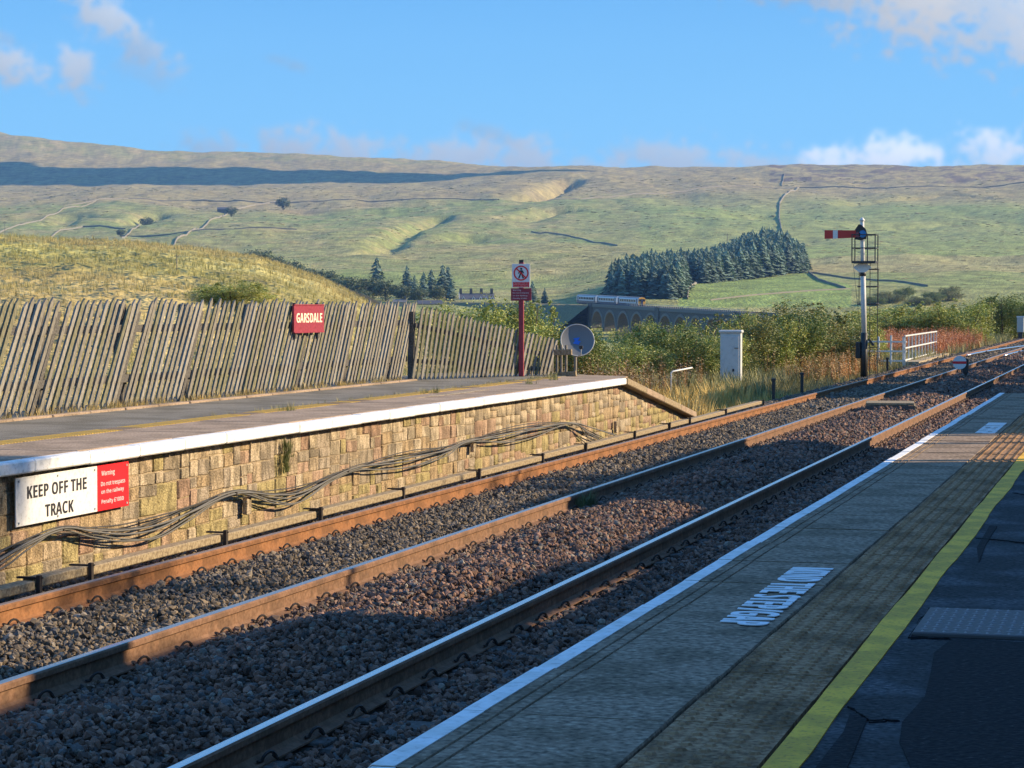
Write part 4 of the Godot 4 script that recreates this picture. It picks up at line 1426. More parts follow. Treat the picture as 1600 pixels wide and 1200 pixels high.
	for k in 3:
		var mp := thing("marker_stub", ["small dark lineside stake nearest the cabinet", "small dark lineside stake in the long grass", "small dark lineside stake beside the signal post"][k], "stake", [Vector3(-8.45, -0.4, -53.6), Vector3(-8.5, -0.4, -58.6), Vector3(-8.3, -0.4, -77.0)][k], 0.0, "dark stakes beside the track")
		part(mp, "stake", bx(Vector3(0.07, 0.62, 0.07)), M.mast_black, Vector3(0, 0.31, 0))
		part(mp, "cap", bx(Vector3(0.1, 0.05, 0.1)), M.mast_black, Vector3(0, 0.64, 0))


func make_signal() -> void:
	var o := thing("semaphore_signal", "tall semaphore signal with a red white-striped arm, cage and ladder", "signal", Vector3(-8.48, -0.35, -71.9))
	var m: Material = M.mast_white
	var y0 := 0.35
	part(o, "foot", tube([Vector3(0, 0, 0), Vector3(0, y0 + 1.15, 0)], 0.115, 0.105, 12), M.mast_black)
	part(o, "post", tube([Vector3(0, y0 + 1.15, 0), Vector3(-0.05, y0 + 3.1, 0)], 0.085, 0.08, 12), M.cabinet_paint)
	part(o, "collar", tube([Vector3(-0.05, y0 + 2.93, 0), Vector3(-0.05, y0 + 3.06, 0)], 0.1, 0.1, 12), M.mast_black)
	part(o, "upper_post", tube([Vector3(-0.05, y0 + 3.1, 0), Vector3(-0.08, y0 + 4.66, 0)], 0.07, 0.06, 12), m)
	part(o, "finial", tube([Vector3(-0.08, y0 + 4.66, 0), Vector3(-0.08, y0 + 4.71, 0), Vector3(-0.08, y0 + 4.76, 0)], 0.1, 0.03, 12), m)
	var ay := y0 + 4.24
	var arm := thing_part(o, "arm")
	part(arm, "blade", prism(PackedVector2Array([Vector2(-1.24, -0.145), Vector2(-0.26, -0.115), Vector2(-0.26, 0.115), Vector2(-1.24, 0.13)]), Vector3(0, ay, 0.12), Vector3.RIGHT, Vector3.UP, Vector3(0, 0, 0.015)), M.arm_red)
	part(arm, "white_stripe", bx(Vector3(0.15, 0.262, 0.004)), M.sign_white, Vector3(-0.90, ay - 0.004, 0.138))
	var plate := PackedVector2Array([Vector2(-0.30, -0.16), Vector2(-0.12, -0.20), Vector2(0.06, -0.16), Vector2(0.09, 0.0), Vector2(0.04, 0.16), Vector2(-0.1, 0.30), Vector2(-0.18, 0.30), Vector2(-0.30, 0.12)])
	part(arm, "spectacle_plate", prism(plate, Vector3(0, ay, 0.1), Vector3.RIGHT, Vector3.UP, Vector3(0, 0, 0.02)), M.mast_black)
	var ring := PackedVector2Array()
	for k in 20:
		ring.append(Vector2(cos(TAU * k / 20.0), sin(TAU * k / 20.0)))
	for k in 2:
		part(arm, "lens", prism(ring, Vector3([-0.05, -0.2][k], ay + [0.0, -0.02][k], 0.12), Vector3.RIGHT * [0.115, 0.085][k], Vector3.UP * [0.115, 0.085][k], Vector3(0, 0, 0.02)), [M.lens_blue, M.lens_red][k])
	part(o, "lamp", bev(Vector3(0.2, 0.32, 0.2), 0.02), M.mast_black, Vector3(-0.16, ay + 0.02, -0.12))
	# landing with its cage
	var fy := y0 + 3.36
	part(o, "landing", bx(Vector3(0.74, 0.07, 0.8)), M.steel_dark, Vector3(0.0, fy, -0.1))
	var cg := thing_part(o, "cage")
	for p in [[-0.36, 0.28], [0.36, 0.28], [-0.36, -0.48], [0.36, -0.48], [0.12, 0.28]]:
		part(cg, "upright", bx(Vector3(0.032, 0.88, 0.032)), M.steel_dark, Vector3(p[0], fy + 0.44, p[1]))
	for k in 2:
		for s in [0.28, -0.48]:
			part(cg, "rail", bx(Vector3(0.74, 0.03, 0.03)), M.steel_dark, Vector3(0, fy + 0.44 + 0.42 * k, s))
		for s in [-0.36, 0.36]:
			part(cg, "rail", bx(Vector3(0.03, 0.03, 0.76)), M.steel_dark, Vector3(s, fy + 0.44 + 0.42 * k, -0.1))
	part(o, "diamond_plate", prism(PackedVector2Array([Vector2(-0.3, 0.02), Vector2(-0.12, 0.15), Vector2(0.14, 0.15), Vector2(0.28, 0.02), Vector2(0.08, -0.13), Vector2(-0.1, -0.13)]), Vector3(-0.05, y0 + 3.17, 0.1), Vector3.RIGHT, Vector3.UP, Vector3(0, 0, 0.012)), M.sign_white)
	var ld := thing_part(o, "ladder")
	for s in [0.0, 0.24]:
		part(ld, "stile", bx(Vector3(0.02, 3.7, 0.02)), M.steel_dark, Vector3(0.14 + s, 1.85, -0.3))
	for k in 14:
		part(ld, "rung", bx(Vector3(0.22, 0.013, 0.013)), M.steel_dark, Vector3(0.26, 0.25 + 0.26 * k, -0.3))
	for hy in [3.15, 2.6, 2.05]:
		var hoop := []
		for k in 13:
			var a := PI * 1.5 * k / 12.0 - PI * 0.75
			hoop.append(Vector3(0.05 + 0.33 * sin(a), y0 + hy, -0.35 - 0.25 - 0.28 * cos(a)))
		part(ld, "hoop", tube(hoop, 0.024, 0.024, 5), M.steel_dark)
	for s in [-0.24, 0.36]:
		part(ld, "hoop_strap", bx(Vector3(0.02, 1.15, 0.025)), M.steel_dark, Vector3(s, y0 + 2.6, -0.62))
	part(o, "balance_lever", bx(Vector3(0.26, 0.07, 0.06)), M.mast_black, Vector3(0.22, y0 + 0.85, 0.0), Basis(Vector3.BACK, -0.9))
	part(o, "relay_case", bev(Vector3(0.16, 0.52, 0.2), 0.015), M.mast_black, Vector3(-0.18, y0 + 0.6, 0.0))
	part(o, "pull_wire", tube([Vector3(-0.35, y0 + 3.3, 0), Vector3(-0.12, y0 + 1.2, 0)], 0.006, 0.006, 4), M.steel_dark)


func thing_part(parent: Node3D, called: String) -> Node3D:
	var o := Node3D.new()
	o.name = called
	parent.add_child(o, true)
	return o


# ------------------------------------------------------------------ far things
func wall_strip(label: String, pts: Array, high := 1.7, wide := 1.0) -> void:
	high *= 0.62
	wide *= 0.6
	var a := Vector3(pts[0][0], 0, pts[0][1])
	a.y = land(a.x, a.z)
	var o := thing("drystone_wall", label, "wall", a, 0.0, "drystone walls on the hillside")
	var line := []
	for i in pts.size() - 1:
		var p := Vector2(pts[i][0], pts[i][1])
		var q := Vector2(pts[i + 1][0], pts[i + 1][1])
		var n := maxi(1, int(p.distance_to(q) / 14.0))
		for k in n:
			line.append(p.lerp(q, float(k) / n))
	line.append(Vector2(pts[-1][0], pts[-1][1]))
	var st := tool()
	for i in line.size() - 1:
		var p: Vector2 = line[i]
		var q: Vector2 = line[i + 1]
		var d := (q - p).normalized()
		var s := Vector3(-d.y, 0, d.x) * wide * 0.5
		var A := Vector3(p.x, land(p.x, p.y), p.y) - a
		var B := Vector3(q.x, land(q.x, q.y), q.y) - a
		var ua := Vector3(0, high * R.randf_range(0.85, 1.1), 0)
		var ub := Vector3(0, high * R.randf_range(0.85, 1.1), 0)
		var dn := Vector3(0, -1.5, 0)
		quad(st, A - s + dn, A - s * 0.6 + ua, B - s * 0.6 + ub, B - s + dn)
		quad(st, A + s + dn, B + s + dn, B + s * 0.6 + ub, A + s * 0.6 + ua)
		quad(st, A - s * 0.6 + ua, A + s * 0.6 + ua, B + s * 0.6 + ub, B - s * 0.6 + ub)
	var m := part(o, "stonework", done(st), M.field_wall)


func conifer(seed_: int, tone: Color) -> ArrayMesh:
	# a unit-high spruce: drooping ragged tiers
	var r := RandomNumberGenerator.new()
	r.seed = seed_
	var vs := PackedVector3Array()
	var cs := PackedColorArray()
	var tiers := 11
	for t in tiers:
		var f := t / float(tiers)
		var y := 0.08 + 0.88 * f
		var rad := 0.20 * pow(1.0 - f, 0.8) + 0.015
		var n := 11 - int(f * 5)
		var off := r.randf() * TAU
		for k in n:
			var a := off + TAU * (k + r.randf_range(-0.3, 0.3)) / n
			var rr := rad * r.randf_range(0.65, 1.2)
			var tip := Vector3(cos(a) * rr, y - 0.06 * r.randf_range(0.4, 1.3), sin(a) * rr)
			var side := Vector3(-sin(a), 0, cos(a)) * rr * 0.42
			var root := Vector3(0, y + 0.05, 0)
			var mid := root.lerp(tip, 0.55) + Vector3(0, 0.012, 0)
			var c := tone * r.randf_range(0.7, 1.3)
			for q in [[root, mid + side, tip], [root, tip, mid - side], [mid + side, mid - side + Vector3(0, -0.05, 0), tip]]:
				for v in q:
					vs.append(v)
					cs.append(c)
	var c2 := tone * 0.9
	for v in [Vector3(0.02, 0.9, 0), Vector3(-0.02, 0.9, 0.01), Vector3(0, 1.0, 0)]:
		vs.append(v)
		cs.append(c2)
	return soup(vs, cs)


func soup(vs: PackedVector3Array, cs: PackedColorArray) -> ArrayMesh:
	var ns := PackedVector3Array()
	ns.resize(vs.size())
	for i in range(0, vs.size(), 3):
		var n := (vs[i + 2] - vs[i]).cross(vs[i + 1] - vs[i]).normalized()
		if n.y < 0.0:
			n = -n
			var t := vs[i + 1]
			vs[i + 1] = vs[i + 2]
			vs[i + 2] = t
		ns[i] = n
		ns[i + 1] = n
		ns[i + 2] = n
	var arr := []
	arr.resize(Mesh.ARRAY_MAX)
	arr[Mesh.ARRAY_VERTEX] = vs
	arr[Mesh.ARRAY_NORMAL] = ns
	arr[Mesh.ARRAY_COLOR] = cs
	var m := ArrayMesh.new()
	m.add_surface_from_arrays(Mesh.PRIMITIVE_TRIANGLES, arr)
	return m


func leafage(seed_: int, lobes: Array, count: int, size: float, tones: Array) -> ArrayMesh:
	# leaves spread through the outer part of several lobes [centre, radii]
	var r := RandomNumberGenerator.new()
	r.seed = seed_
	var vs := PackedVector3Array()
	var cs := PackedColorArray()
	var total := 0.0
	for l in lobes:
		total += l[1].x * l[1].y
	# twigs: clumps to which the leaves cling
	for l in lobes:
		var n := int(count * l[1].x * l[1].y / total)
		var clumps := maxi(6, n / 26)
		for c in clumps:
			var d := Vector3(r.randfn(), r.randfn(), r.randfn()).normalized()
			var f := pow(r.randf(), 0.45)
			var centre: Vector3 = l[0] + d * l[1] * f
			if centre.y < 0.05:
				centre.y = r.randf() * 0.5
			var tone: Color = tones[r.randi() % tones.size()] * r.randf_range(0.75, 1.25)
			var spread: float = minf(l[1].x, l[1].y) * 0.24
			for k in 26:
				var p := centre + Vector3(r.randfn(), r.randfn(), r.randfn()) * spread * 0.55
				p.y = maxf(p.y, 0.02)
				var u := Vector3(r.randfn(), r.randfn() * 0.6, r.randfn()).normalized()
				var v := u.cross(Vector3(r.randfn(), r.randfn() + 0.8, r.randfn())).normalized()
				var sz := size * r.randf_range(0.6, 1.3)
				var col := tone * r.randf_range(0.75, 1.25)
				for q in [p - u * sz * 0.5, p + v * sz * 0.28, p + u * sz * 0.5, p - u * sz * 0.5, p + u * sz * 0.5, p - v * sz * 0.28]:
					vs.append(q)
					cs.append(col)
	return soup(vs, cs)


func stems(seed_: int, count: int, high: float, spread: float, thick: float) -> ArrayMesh:
	var r := RandomNumberGenerator.new()
	r.seed = seed_
	var st := tool()
	st.set_smooth_group(1)
	for k in count:
		var a := r.randf() * TAU
		var e := r.randf() * spread
		var top := Vector3(cos(a) * e, high * r.randf_range(0.65, 1.0), sin(a) * e)
		var foot := Vector3(cos(a) * 0.1 * e, -0.25, sin(a) * 0.1 * e)
		var mid := foot.lerp(top, 0.5) + Vector3(r.randfn(), 0.2, r.randfn()) * spread * 0.08
		add_tube(st, [foot, mid, top], thick, thick * 0.3, 5)
		for b in 3:
			var s := mid.lerp(top, r.randf() * 0.7)
			add_tube(st, [s, s + Vector3(r.randfn() * 0.3, 0.35, r.randfn() * 0.3) * spread * 0.5], thick * 0.4, thick * 0.12, 4)
	return done(st)


var bush_meshes := []

func bush(called: String, label: String, category: String, at: Vector3, wide: float, high: float, kind: int, turn: float, group: String) -> Node3D:
	if bush_meshes.is_empty():
		var dark := [Color(0.16, 0.22, 0.065), Color(0.21, 0.25, 0.075), Color(0.125, 0.175, 0.05), Color(0.30, 0.29, 0.095)]
		var gold := [Color(0.40, 0.42, 0.11), Color(0.33, 0.37, 0.095), Color(0.45, 0.42, 0.13), Color(0.24, 0.29, 0.08)]
		var rust := [Color(0.20, 0.22, 0.08), Color(0.29, 0.25, 0.095), Color(0.15, 0.19, 0.06), Color(0.24, 0.24, 0.085)]
		var set_ := [dark, gold, rust, gold]
		for k in 4:
			var lobes := []
			var r := RandomNumberGenerator.new()
			r.seed = 60 + k
			lobes.append([Vector3(0, 0.42, 0), Vector3(0.36, 0.42, 0.36)])
			for j in 7:
				var a := TAU * j / 7.0 + r.randf()
				var e := r.randf_range(0.2, 0.38)
				var h := r.randf_range(0.3, 0.72)
				lobes.append([Vector3(cos(a) * e, h, sin(a) * e), Vector3(1, 1.15, 1) * r.randf_range(0.14, 0.24)])
			for j in 4:
				lobes.append([Vector3(r.randf_range(-0.3, 0.3), r.randf_range(0.68, 0.82), r.randf_range(-0.3, 0.3)), Vector3(0.06, 0.14, 0.06)])
			bush_meshes.append([leafage(70 + k, lobes, 21000, 0.0225, set_[k]), stems(80 + k, 9, 0.85, 0.4, 0.012)])
	var o := thing(called, label, category, at, turn, group)
	var sc := Basis.from_scale(Vector3(wide, high, wide))
	part(o, "foliage", bush_meshes[kind][0], M.leaf, Vector3.ZERO, sc)
	part(o, "stems", bush_meshes[kind][1], M.bark, Vector3.ZERO, sc)
	return o


func far_tree(label: String, at: Vector3, high: float, kind: int, group: String) -> void:
	# kinds 0 and 1: conifers; 2: broadleaf
	var o := thing("conifer_tree" if kind < 2 else "broadleaf_tree", label, "tree", at, R.randf() * TAU, group)
	if kind < 2:
		part(o, "trunk", tube([Vector3(0, -1, 0), Vector3(0, high * 0.5, 0)], high * 0.018, high * 0.01, 6), M.bark)
		part(o, "crown", conifer_meshes[kind * 2 + R.randi() % 2], M.needle, Vector3.ZERO, Basis.from_scale(Vector3(high * 1.55, high, high * 1.55)))
	else:
		part(o, "trunk", tube([Vector3(0, -1, 0), Vector3(0, high * 0.5, 0)], high * 0.03, high * 0.015, 6), M.bark)
		part(o, "crown", crown_mesh, M.leaf, Vector3(0, high * -0.04, 0), Basis.from_scale(Vector3(high * 1.1, high, high * 1.1)))


var conifer_meshes := []
var crown_mesh: ArrayMesh

func make_far_landscape() -> void:
	for k in 4:
		conifer_meshes.append(conifer(500 + k, Color(0.14, 0.205, 0.165) if k < 2 else Color(0.165, 0.24, 0.18)))
	var lob := [[Vector3(0, 0.5, 0), Vector3(0.38, 0.4, 0.38)]]
	for j in 7:
		var a := TAU * j / 7.0
		lob.append([Vector3(cos(a) * 0.28, 0.35 + 0.3 * fposmod(j * 0.37, 1.0), sin(a) * 0.28), Vector3(0.2, 0.2, 0.2)])
	crown_mesh = leafage(91, lob, 4200, 0.06, [Color(0.13, 0.165, 0.075), Color(0.17, 0.185, 0.08), Color(0.11, 0.14, 0.07)])

	# walls
	var W := "pale drystone wall "
	wall_strip(W + "climbing diagonally to the lone trees at left", [[-730, -1632], [-825, -1884], [-948, -2232], [-1072, -2579], [-1104, -2744], [-1096, -2799]], 2.6, 1.6)
	wall_strip(W + "curving up the fields at the far left edge", [[-1066, -1991], [-1163, -2259], [-1250, -2495], [-1273, -2628]], 2.2, 1.4)
	wall_strip(W + "with a bend above the green knoll at far left", [[-935, -1819], [-1040, -2068], [-1041, -2120], [-978, -2085]], 2.2, 1.4)
	wall_strip(W + "short and steep in the middle of the left fields", [[-895, -1900], [-1016, -2213], [-1108, -2448]], 2.2, 1.4)
	wall_strip(W + "running level just above the green knoll", [[-924, -1961], [-888, -1954], [-852, -1946], [-760, -1990]], 1.8, 1.2)
	wall_strip("long dark moor wall at the top of the left fields", [[-1288, -2571], [-1262, -2700], [-1197, -2753], [-1092, -2782], [-993, -2827], [-875, -2842], [-802, -2828]], 1.8, 1.2)
	wall_strip("long dark moor wall along the top of the right fields", [[-783, -2885], [-731, -2952], [-691, -3085], [-651, -3198], [-584, -3341], [-503, -3439], [-361, -3453], [-270, -3503], [-177, -3529], [-60, -3560]], 2.2, 1.2)
	wall_strip(W + "zigzagging down the hill to the conifer plantation", [[-505, -3438], [-478, -3178], [-454, -2925], [-398, -2558], [-328, -2127]], 3.2, 2.0)
	wall_strip(W + "short stretch on the open moor near the skyline", [[-537, -3479], [-577, -3768]], 2.2, 1.4)
	wall_strip(W + "between the plantation and the bright green field", [[-209, -1081], [-206, -1093], [-201, -1133], [-195, -1218], [-182, -1261]], 1.5, 0.9)
	wall_strip(W + "at the left end of the bright green field", [[-183, -932], [-197, -1007], [-207, -1076]], 1.5, 0.9)
	wall_strip("dark drystone wall falling along the right end of the bright green field", [[-178, -1249], [-155, -1129], [-141, -1066], [-128, -1014]], 1.7, 0.9)
	wall_strip("brown field wall along the foot of the bright green field", [[-173, -930], [-159, -961], [-144, -988], [-126, -1015]], 1.0, 0.7)
	wall_strip("dark field wall running right from the corner of the plantation", [[-178, -1249], [-139, -1150], [-116, -1112], [-95, -1046]], 1.4, 0.8)
	wall_strip("faint field wall in the middle of the open hillside", [[-580, -2161], [-506, -2043], [-427, -1869]], 1.8, 1.2)
	# wall over the crest of the near knoll
	var kn := []
	for s in [490.0, 515.0, 540.0, 560.0, 575.0, 600.0]:
		var p := bear(s, 205.0)
		kn.append([p.x, p.z])
	wall_strip("dark wall running down behind the right end of the green knoll", kn, 1.2, 0.6)
	kn = []
	for s in [-60.0, 0.0, 60.0, 130.0]:
		var p := bear(s, 182.0)
		kn.append([p.x, p.z])
	wall_strip("low dark wall on the crest of the green knoll", kn, 0.5, 0.5)

	# trees one can tell apart
	far_tree("small round tree in the left fields below the moor", bear(230, 2520), 16, 2, "lone trees in the far fields")
	far_tree("lone round tree at the top of the long pale wall", bear(362, 2620), 15, 2, "lone trees in the far fields")
	far_tree("round tree at the right end of the moor wall", bear(443, 2800), 19, 2, "lone trees in the far fields")
	far_tree("tiny round tree beside the wall above the knoll", bear(190, 2120), 9, 2, "lone trees in the far fields")
	var near_cot := "trees left of the terrace cottages"
	far_tree("tall dark spruce at the left of the trees near the cottages", bear(589, 1090), 19.5, 0, near_cot)
	far_tree("bushy tree leaning on the tall dark spruce", bear(583, 1040), 13.0, 2, near_cot)
	far_tree("leafy tree right of the tall dark spruce", bear(603, 1030), 12.0, 2, near_cot)
	far_tree("pointed spruce standing alone in the middle of the trees", bear(636, 1060), 15.5, 0, near_cot)
	far_tree("low leafy tree at the foot of the pointed spruce", bear(628, 1020), 10.0, 2, near_cot)
	far_tree("leafy tree in front of the dense spruces", bear(683, 1025), 9.0, 2, near_cot)
	far_tree("rounded leafy tree left of the dense spruces", bear(655, 1015), 8.5, 2, near_cot)
	far_tree("paler conifer at the foot of the pointed spruce", bear(648, 1040), 11.5, 1, near_cot)
	far_tree("grey-green conifer left of the dense spruces", bear(662, 1045), 13.0, 1, near_cot)
	far_tree("dark spruce at the left of the dense clump by the cottages", bear(674, 1070), 14.0, 0, near_cot)
	far_tree("tallest dark spruce beside the cottages", bear(692, 1060), 16.5, 0, near_cot)
	far_tree("dark spruce right of the tallest one", bear(700, 1075), 15.0, 0, near_cot)
	far_tree("light conifer nearest the cottage gable", bear(705, 1035), 10.0, 1, near_cot)
	far_tree("leafy tree at the left end of the hollow", bear(570, 1000), 8.0, 2, near_cot)
	far_tree("conifer behind the maroon sign post", bear(832, 1010), 10.5, 1, near_cot)
	far_tree("short conifer right of the maroon sign post", bear(851, 1000), 7.5, 0, near_cot)
	for k in 9:
		far_tree(["round dark tree, leftmost behind the knoll", "second dark tree behind the knoll", "third dark tree behind the knoll crest", "dark tree in the middle of the row behind the knoll", "fifth dark tree of the row behind the knoll", "low dark tree where the knoll dips", "dark tree beyond the knoll wall", "dark tree in the hollow right of the knoll", "last dark tree of the row by the hollow"][k], bear(392 + 20.0 * k, 1330.0 - 37.0 * k), 16.0 - 0.6 * k + 2.5 * fposmod(k * 0.62, 1.0), 2, "dark trees behind the green knoll")
	var vb := ["grey bush far right of the signal in the valley", "second grey bush in the valley right of the signal", "third grey bush in the valley at right", "wide grey bush in the valley at right", "grey bush near the right end of the valley row", "last grey bush of the valley row at right"]
	for k in 6:
		bush("valley_bush", vb[k], "bush", bear(1366 + 23.0 * k, 925.0 + 9.0 * (k % 3)) - Vector3(0, 0.6, 0), 11.0 + 4.0 * (k % 2), 4.6 + 1.2 * (k % 3), 2 if k % 2 else 0, 1.3 * k, "grey bushes in the valley at right")

	# the plantation
	var poly := PackedVector2Array()
	for q in [[948, 955], [962, 1000], [1000, 1080], [1058, 1180], [1100, 1220], [1135, 1330], [1160, 1490], [1200, 1560], [1240, 1460], [1259, 1300], [1250, 1262], [1200, 1222], [1140, 1150], [1092, 1095], [1075, 1130], [1066, 1010], [1060, 950]]:
		var p := bear(q[0], q[1])
		poly.append(Vector2(p.x, p.z))
	var box := Rect2(poly[0], Vector2.ZERO)
	for p in poly:
		box = box.expand(p)
	var root := Node3D.new()
	root.name = "conifer_plantation"
	add_child(root)
	root.set_meta("kind", "stuff")
	root.set_meta("category", "wood")
	root.set_meta("label", "dense blue-green conifer plantation on the hillside behind the viaduct")
	var where := [[], [], [], []]
	var tint := [PackedColorArray(), PackedColorArray(), PackedColorArray(), PackedColorArray()]
	var x := box.position.x
	while x < box.end.x:
		var z := box.position.y
		while z < box.end.y:
			var p := Vector2(x + R.randf_range(-1.3, 1.3), z + R.randf_range(-1.7, 1.7))
			if Geometry2D.is_point_in_polygon(p, poly):
				var h := R.randf_range(10.5, 17.5)
				var sb := 800.0 + 3560.0 * p.dot(rgt) / p.dot(fwd)
				h *= 0.95 + 0.35 * smoothstep(1110.0, 1190.0, sb) * (1.0 - smoothstep(1215.0, 1262.0, sb))
				h *= 1.0 + 0.25 * n_fine.get_noise_2d(p.x * 5.0, p.y * 5.0)
				if R.randf() < 0.08:
					h *= 0.65
				var k := R.randi() % 4
				where[k].append(Transform3D(Basis(Vector3.UP, R.randf() * TAU).scaled(Vector3(h * 1.7, h, h * 1.7)), Vector3(p.x, land(p.x, p.y) - 0.5, p.y)))
				tint[k].append(Color(1, 1, 1) * R.randf_range(0.75, 1.2))
			z += 4.2
		x += 3.0
	for k in 4:
		scatter(root, "spruces", conifer_meshes[k], M.needle, where[k], tint[k])

	# telegraph poles and a mast
	for q in [[9, 2000.0, 15.0, "thin pole at the far left edge above the knoll"], [528, 900.0, 7.5, "telegraph pole beside the hollow left of the spruces"], [1313, 340.0, 4.4, "telegraph pole with a crossbar in front of the bright green field"], [1136, 1640.0, 15.0, "thin radio mast behind the plantation"], [277, 120.0, 1.0, "short pale stake on the green knoll"], [660, 960.0, 6.0, "thin pole in front of the dense spruces"]]:
		var b := bear(q[0], q[1])
		var o := thing("utility_pole", q[3], "pole", b, -0.27)
		var t: float = maxf(q[2] * 0.016, 0.03)
		part(o, "shaft", tube([Vector3(0, -0.5, 0), Vector3(0, q[2], 0)], t, t * 0.7, 6), M.pole_wood)
		part(o, "crossarm", bx(Vector3(q[2] * 0.35, t * 1.2, t * 1.2)), M.pole_wood, Vector3(0, q[2] * 0.93, 0))

	# cottages
	var c := thing("terrace_cottages", "row of dark stone railway cottages with four chimneys and white bargeboards", "houses", bear(745, 1050), deg_to_rad(YAW + 3.0))
	c.position.y = 1.0
	part(c, "wall", bx(Vector3(15.6, 4.6, 7.0), Vector3(0, 2.3, 0)), M.house_stone)
	part(c, "roof", prism(PackedVector2Array([Vector2(-4.0, 4.5), Vector2(0, 7.3), Vector2(4.0, 4.5), Vector2(4.0, 4.35), Vector2(-4.0, 4.35)]), Vector3(-8.1, 0, 0), Vector3(0, 0, 1), Vector3.UP, Vector3(16.2, 0, 0)), M.slate)
	for k in 4:
		var ch := part(c, "chimney", bev(Vector3(1.3, 2.4, 0.9), 0.05), M.house_stone, Vector3(-7.4 + 4.75 * k, 8.2, 0))
		for j in 3:
			part(ch, "chimney_pot", tube([Vector3(-0.4 + 0.4 * j, 1.2, 0), Vector3(-0.4 + 0.4 * j, 1.6, 0)], 0.14, 0.11, 6), M.house_stone)
	for gx in [-6.2, -1.6, 1.6, 4.2, 7.0]:
		var g := part(c, "gable", prism(PackedVector2Array([Vector2(-1.2, 3.6), Vector2(1.2, 3.6), Vector2(0, 5.9)]), Vector3(gx, 0, 3.2), Vector3.RIGHT, Vector3.UP, Vector3(0, 0, 0.9)), M.house_stone)
		for sd in [-1.0, 1.0]:
			part(g, "bargeboard", prism(PackedVector2Array([Vector2(sd * 1.35, 3.5), Vector2(sd * 0.02, 6.0), Vector2(sd * 0.02, 5.4), Vector2(sd * 1.0, 3.5)]), Vector3(gx, 0, 4.1), Vector3.RIGHT, Vector3.UP, Vector3(0, 0, 0.12)), M.barge_white)
		var wn := part(c, "window", bx(Vector3(0.9, 1.1, 0.1)), M.barge_white, Vector3(gx, 3.0, 3.5))
		part(wn, "pane", bx(Vector3(0.7, 0.9, 0.04)), M.house_glass, Vector3(0, 0, 0.06))
	part(c, "verge_board", prism(PackedVector2Array([Vector2(-4.05, 4.3), Vector2(0, 7.4), Vector2(4.05, 4.3), Vector2(4.05, 4.75), Vector2(0, 7.8), Vector2(-4.05, 4.75)]), Vector3(-8.25, 0, 0), Vector3(0, 0, 1), Vector3.UP, Vector3(0.2, 0, 0)), M.barge_white)
	var hs := thing("line_hut", "small dark stone building left of the terrace cottages", "building", bear(672, 1000), deg_to_rad(YAW))
	hs.position.y = -1.0
	part(hs, "wall", bx(Vector3(10.5, 4.4, 4.5), Vector3(0, 2.2, 0)), M.house_stone)
	part(hs, "roof", prism(PackedVector2Array([Vector2(-2.6, 4.35), Vector2(0, 6.0), Vector2(2.6, 4.35)]), Vector3(-5.5, 0, 0), Vector3(0, 0, 1), Vector3.UP, Vector3(11, 0, 0)), M.slate)
	var h2 := thing("stone_hut", "low pale hut with a stubby chimney among the trees", "building", bear(625, 985), deg_to_rad(YAW))
	h2.position.y = 1.0
	part(h2, "wall", bx(Vector3(5.5, 3.2, 4.0), Vector3(0, 1.6, 0)), M.render_wall)
	part(h2, "roof", prism(PackedVector2Array([Vector2(-2.3, 3.15), Vector2(0, 4.4), Vector2(2.3, 3.15)]), Vector3(-2.95, 0, 0), Vector3(0, 0, 1), Vector3.UP, Vector3(5.9, 0, 0)), M.slate_light)
	part(h2, "chimney", bx(Vector3(1.2, 2.0, 0.8)), M.house_stone, Vector3(2.1, 4.9, 0))
	var fb := thing("field_barn", "tiny barn with a dark roof on the moor wall at left", "building", bear(350, 2740), deg_to_rad(YAW))
	part(fb, "wall", bx(Vector3(14, 4.5, 7), Vector3(0, 2.25, 0)), M.house_stone)
	part(fb, "roof", prism(PackedVector2Array([Vector2(-4, 4.4), Vector2(0, 7), Vector2(4, 4.4)]), Vector3(-7.4, 0, 0), Vector3(0, 0, 1), Vector3.UP, Vector3(14.8, 0, 0)), M.slate)

	# a cloud off to the sun's side, whose shadow lies along the moor
	var cl := thing("cloud", "white cumulus cloud high beyond the right of the view", "cloud")
	var st := tool()
	st.set_smooth_group(1)
	var hit := [[-420.0, 4150.0, 330.0], [-150.0, 4120.0, 300.0], [80.0, 4100.0, 300.0], [300.0, 4080.0, 280.0], [470.0, 4070.0, 220.0], [600.0, 4080.0, 150.0], [700.0, 4110.0, 95.0]]
	var up := tan(deg_to_rad(SUN_UP))
	for q in hit:
		var g := bear(q[0], q[1])
		var run := (1150.0 - g.y) / up
		var at := Vector3(g.x - SUN_X * run, 1150.0, g.z - SUN_Z * run)
		var sph := SphereMesh.new()
		sph.radial_segments = 20
		sph.rings = 10
		sph.radius = 1.0
		sph.height = 2.0
		var arr := sph.get_mesh_arrays()
		var v: PackedVector3Array = arr[Mesh.ARRAY_VERTEX]
		var ix: PackedInt32Array = arr[Mesh.ARRAY_INDEX]
		for i in ix:
			var p := v[i]
			st.add_vertex(at + p * Vector3(220.0, 50.0, q[2] * 0.85) * (1.0 + 0.5 * n_fine.get_noise_3d(p.x * 90.0 + q[0], p.y * 90.0, p.z * 90.0)))
	part(cl, "billow", done(st), M.cloud_white)


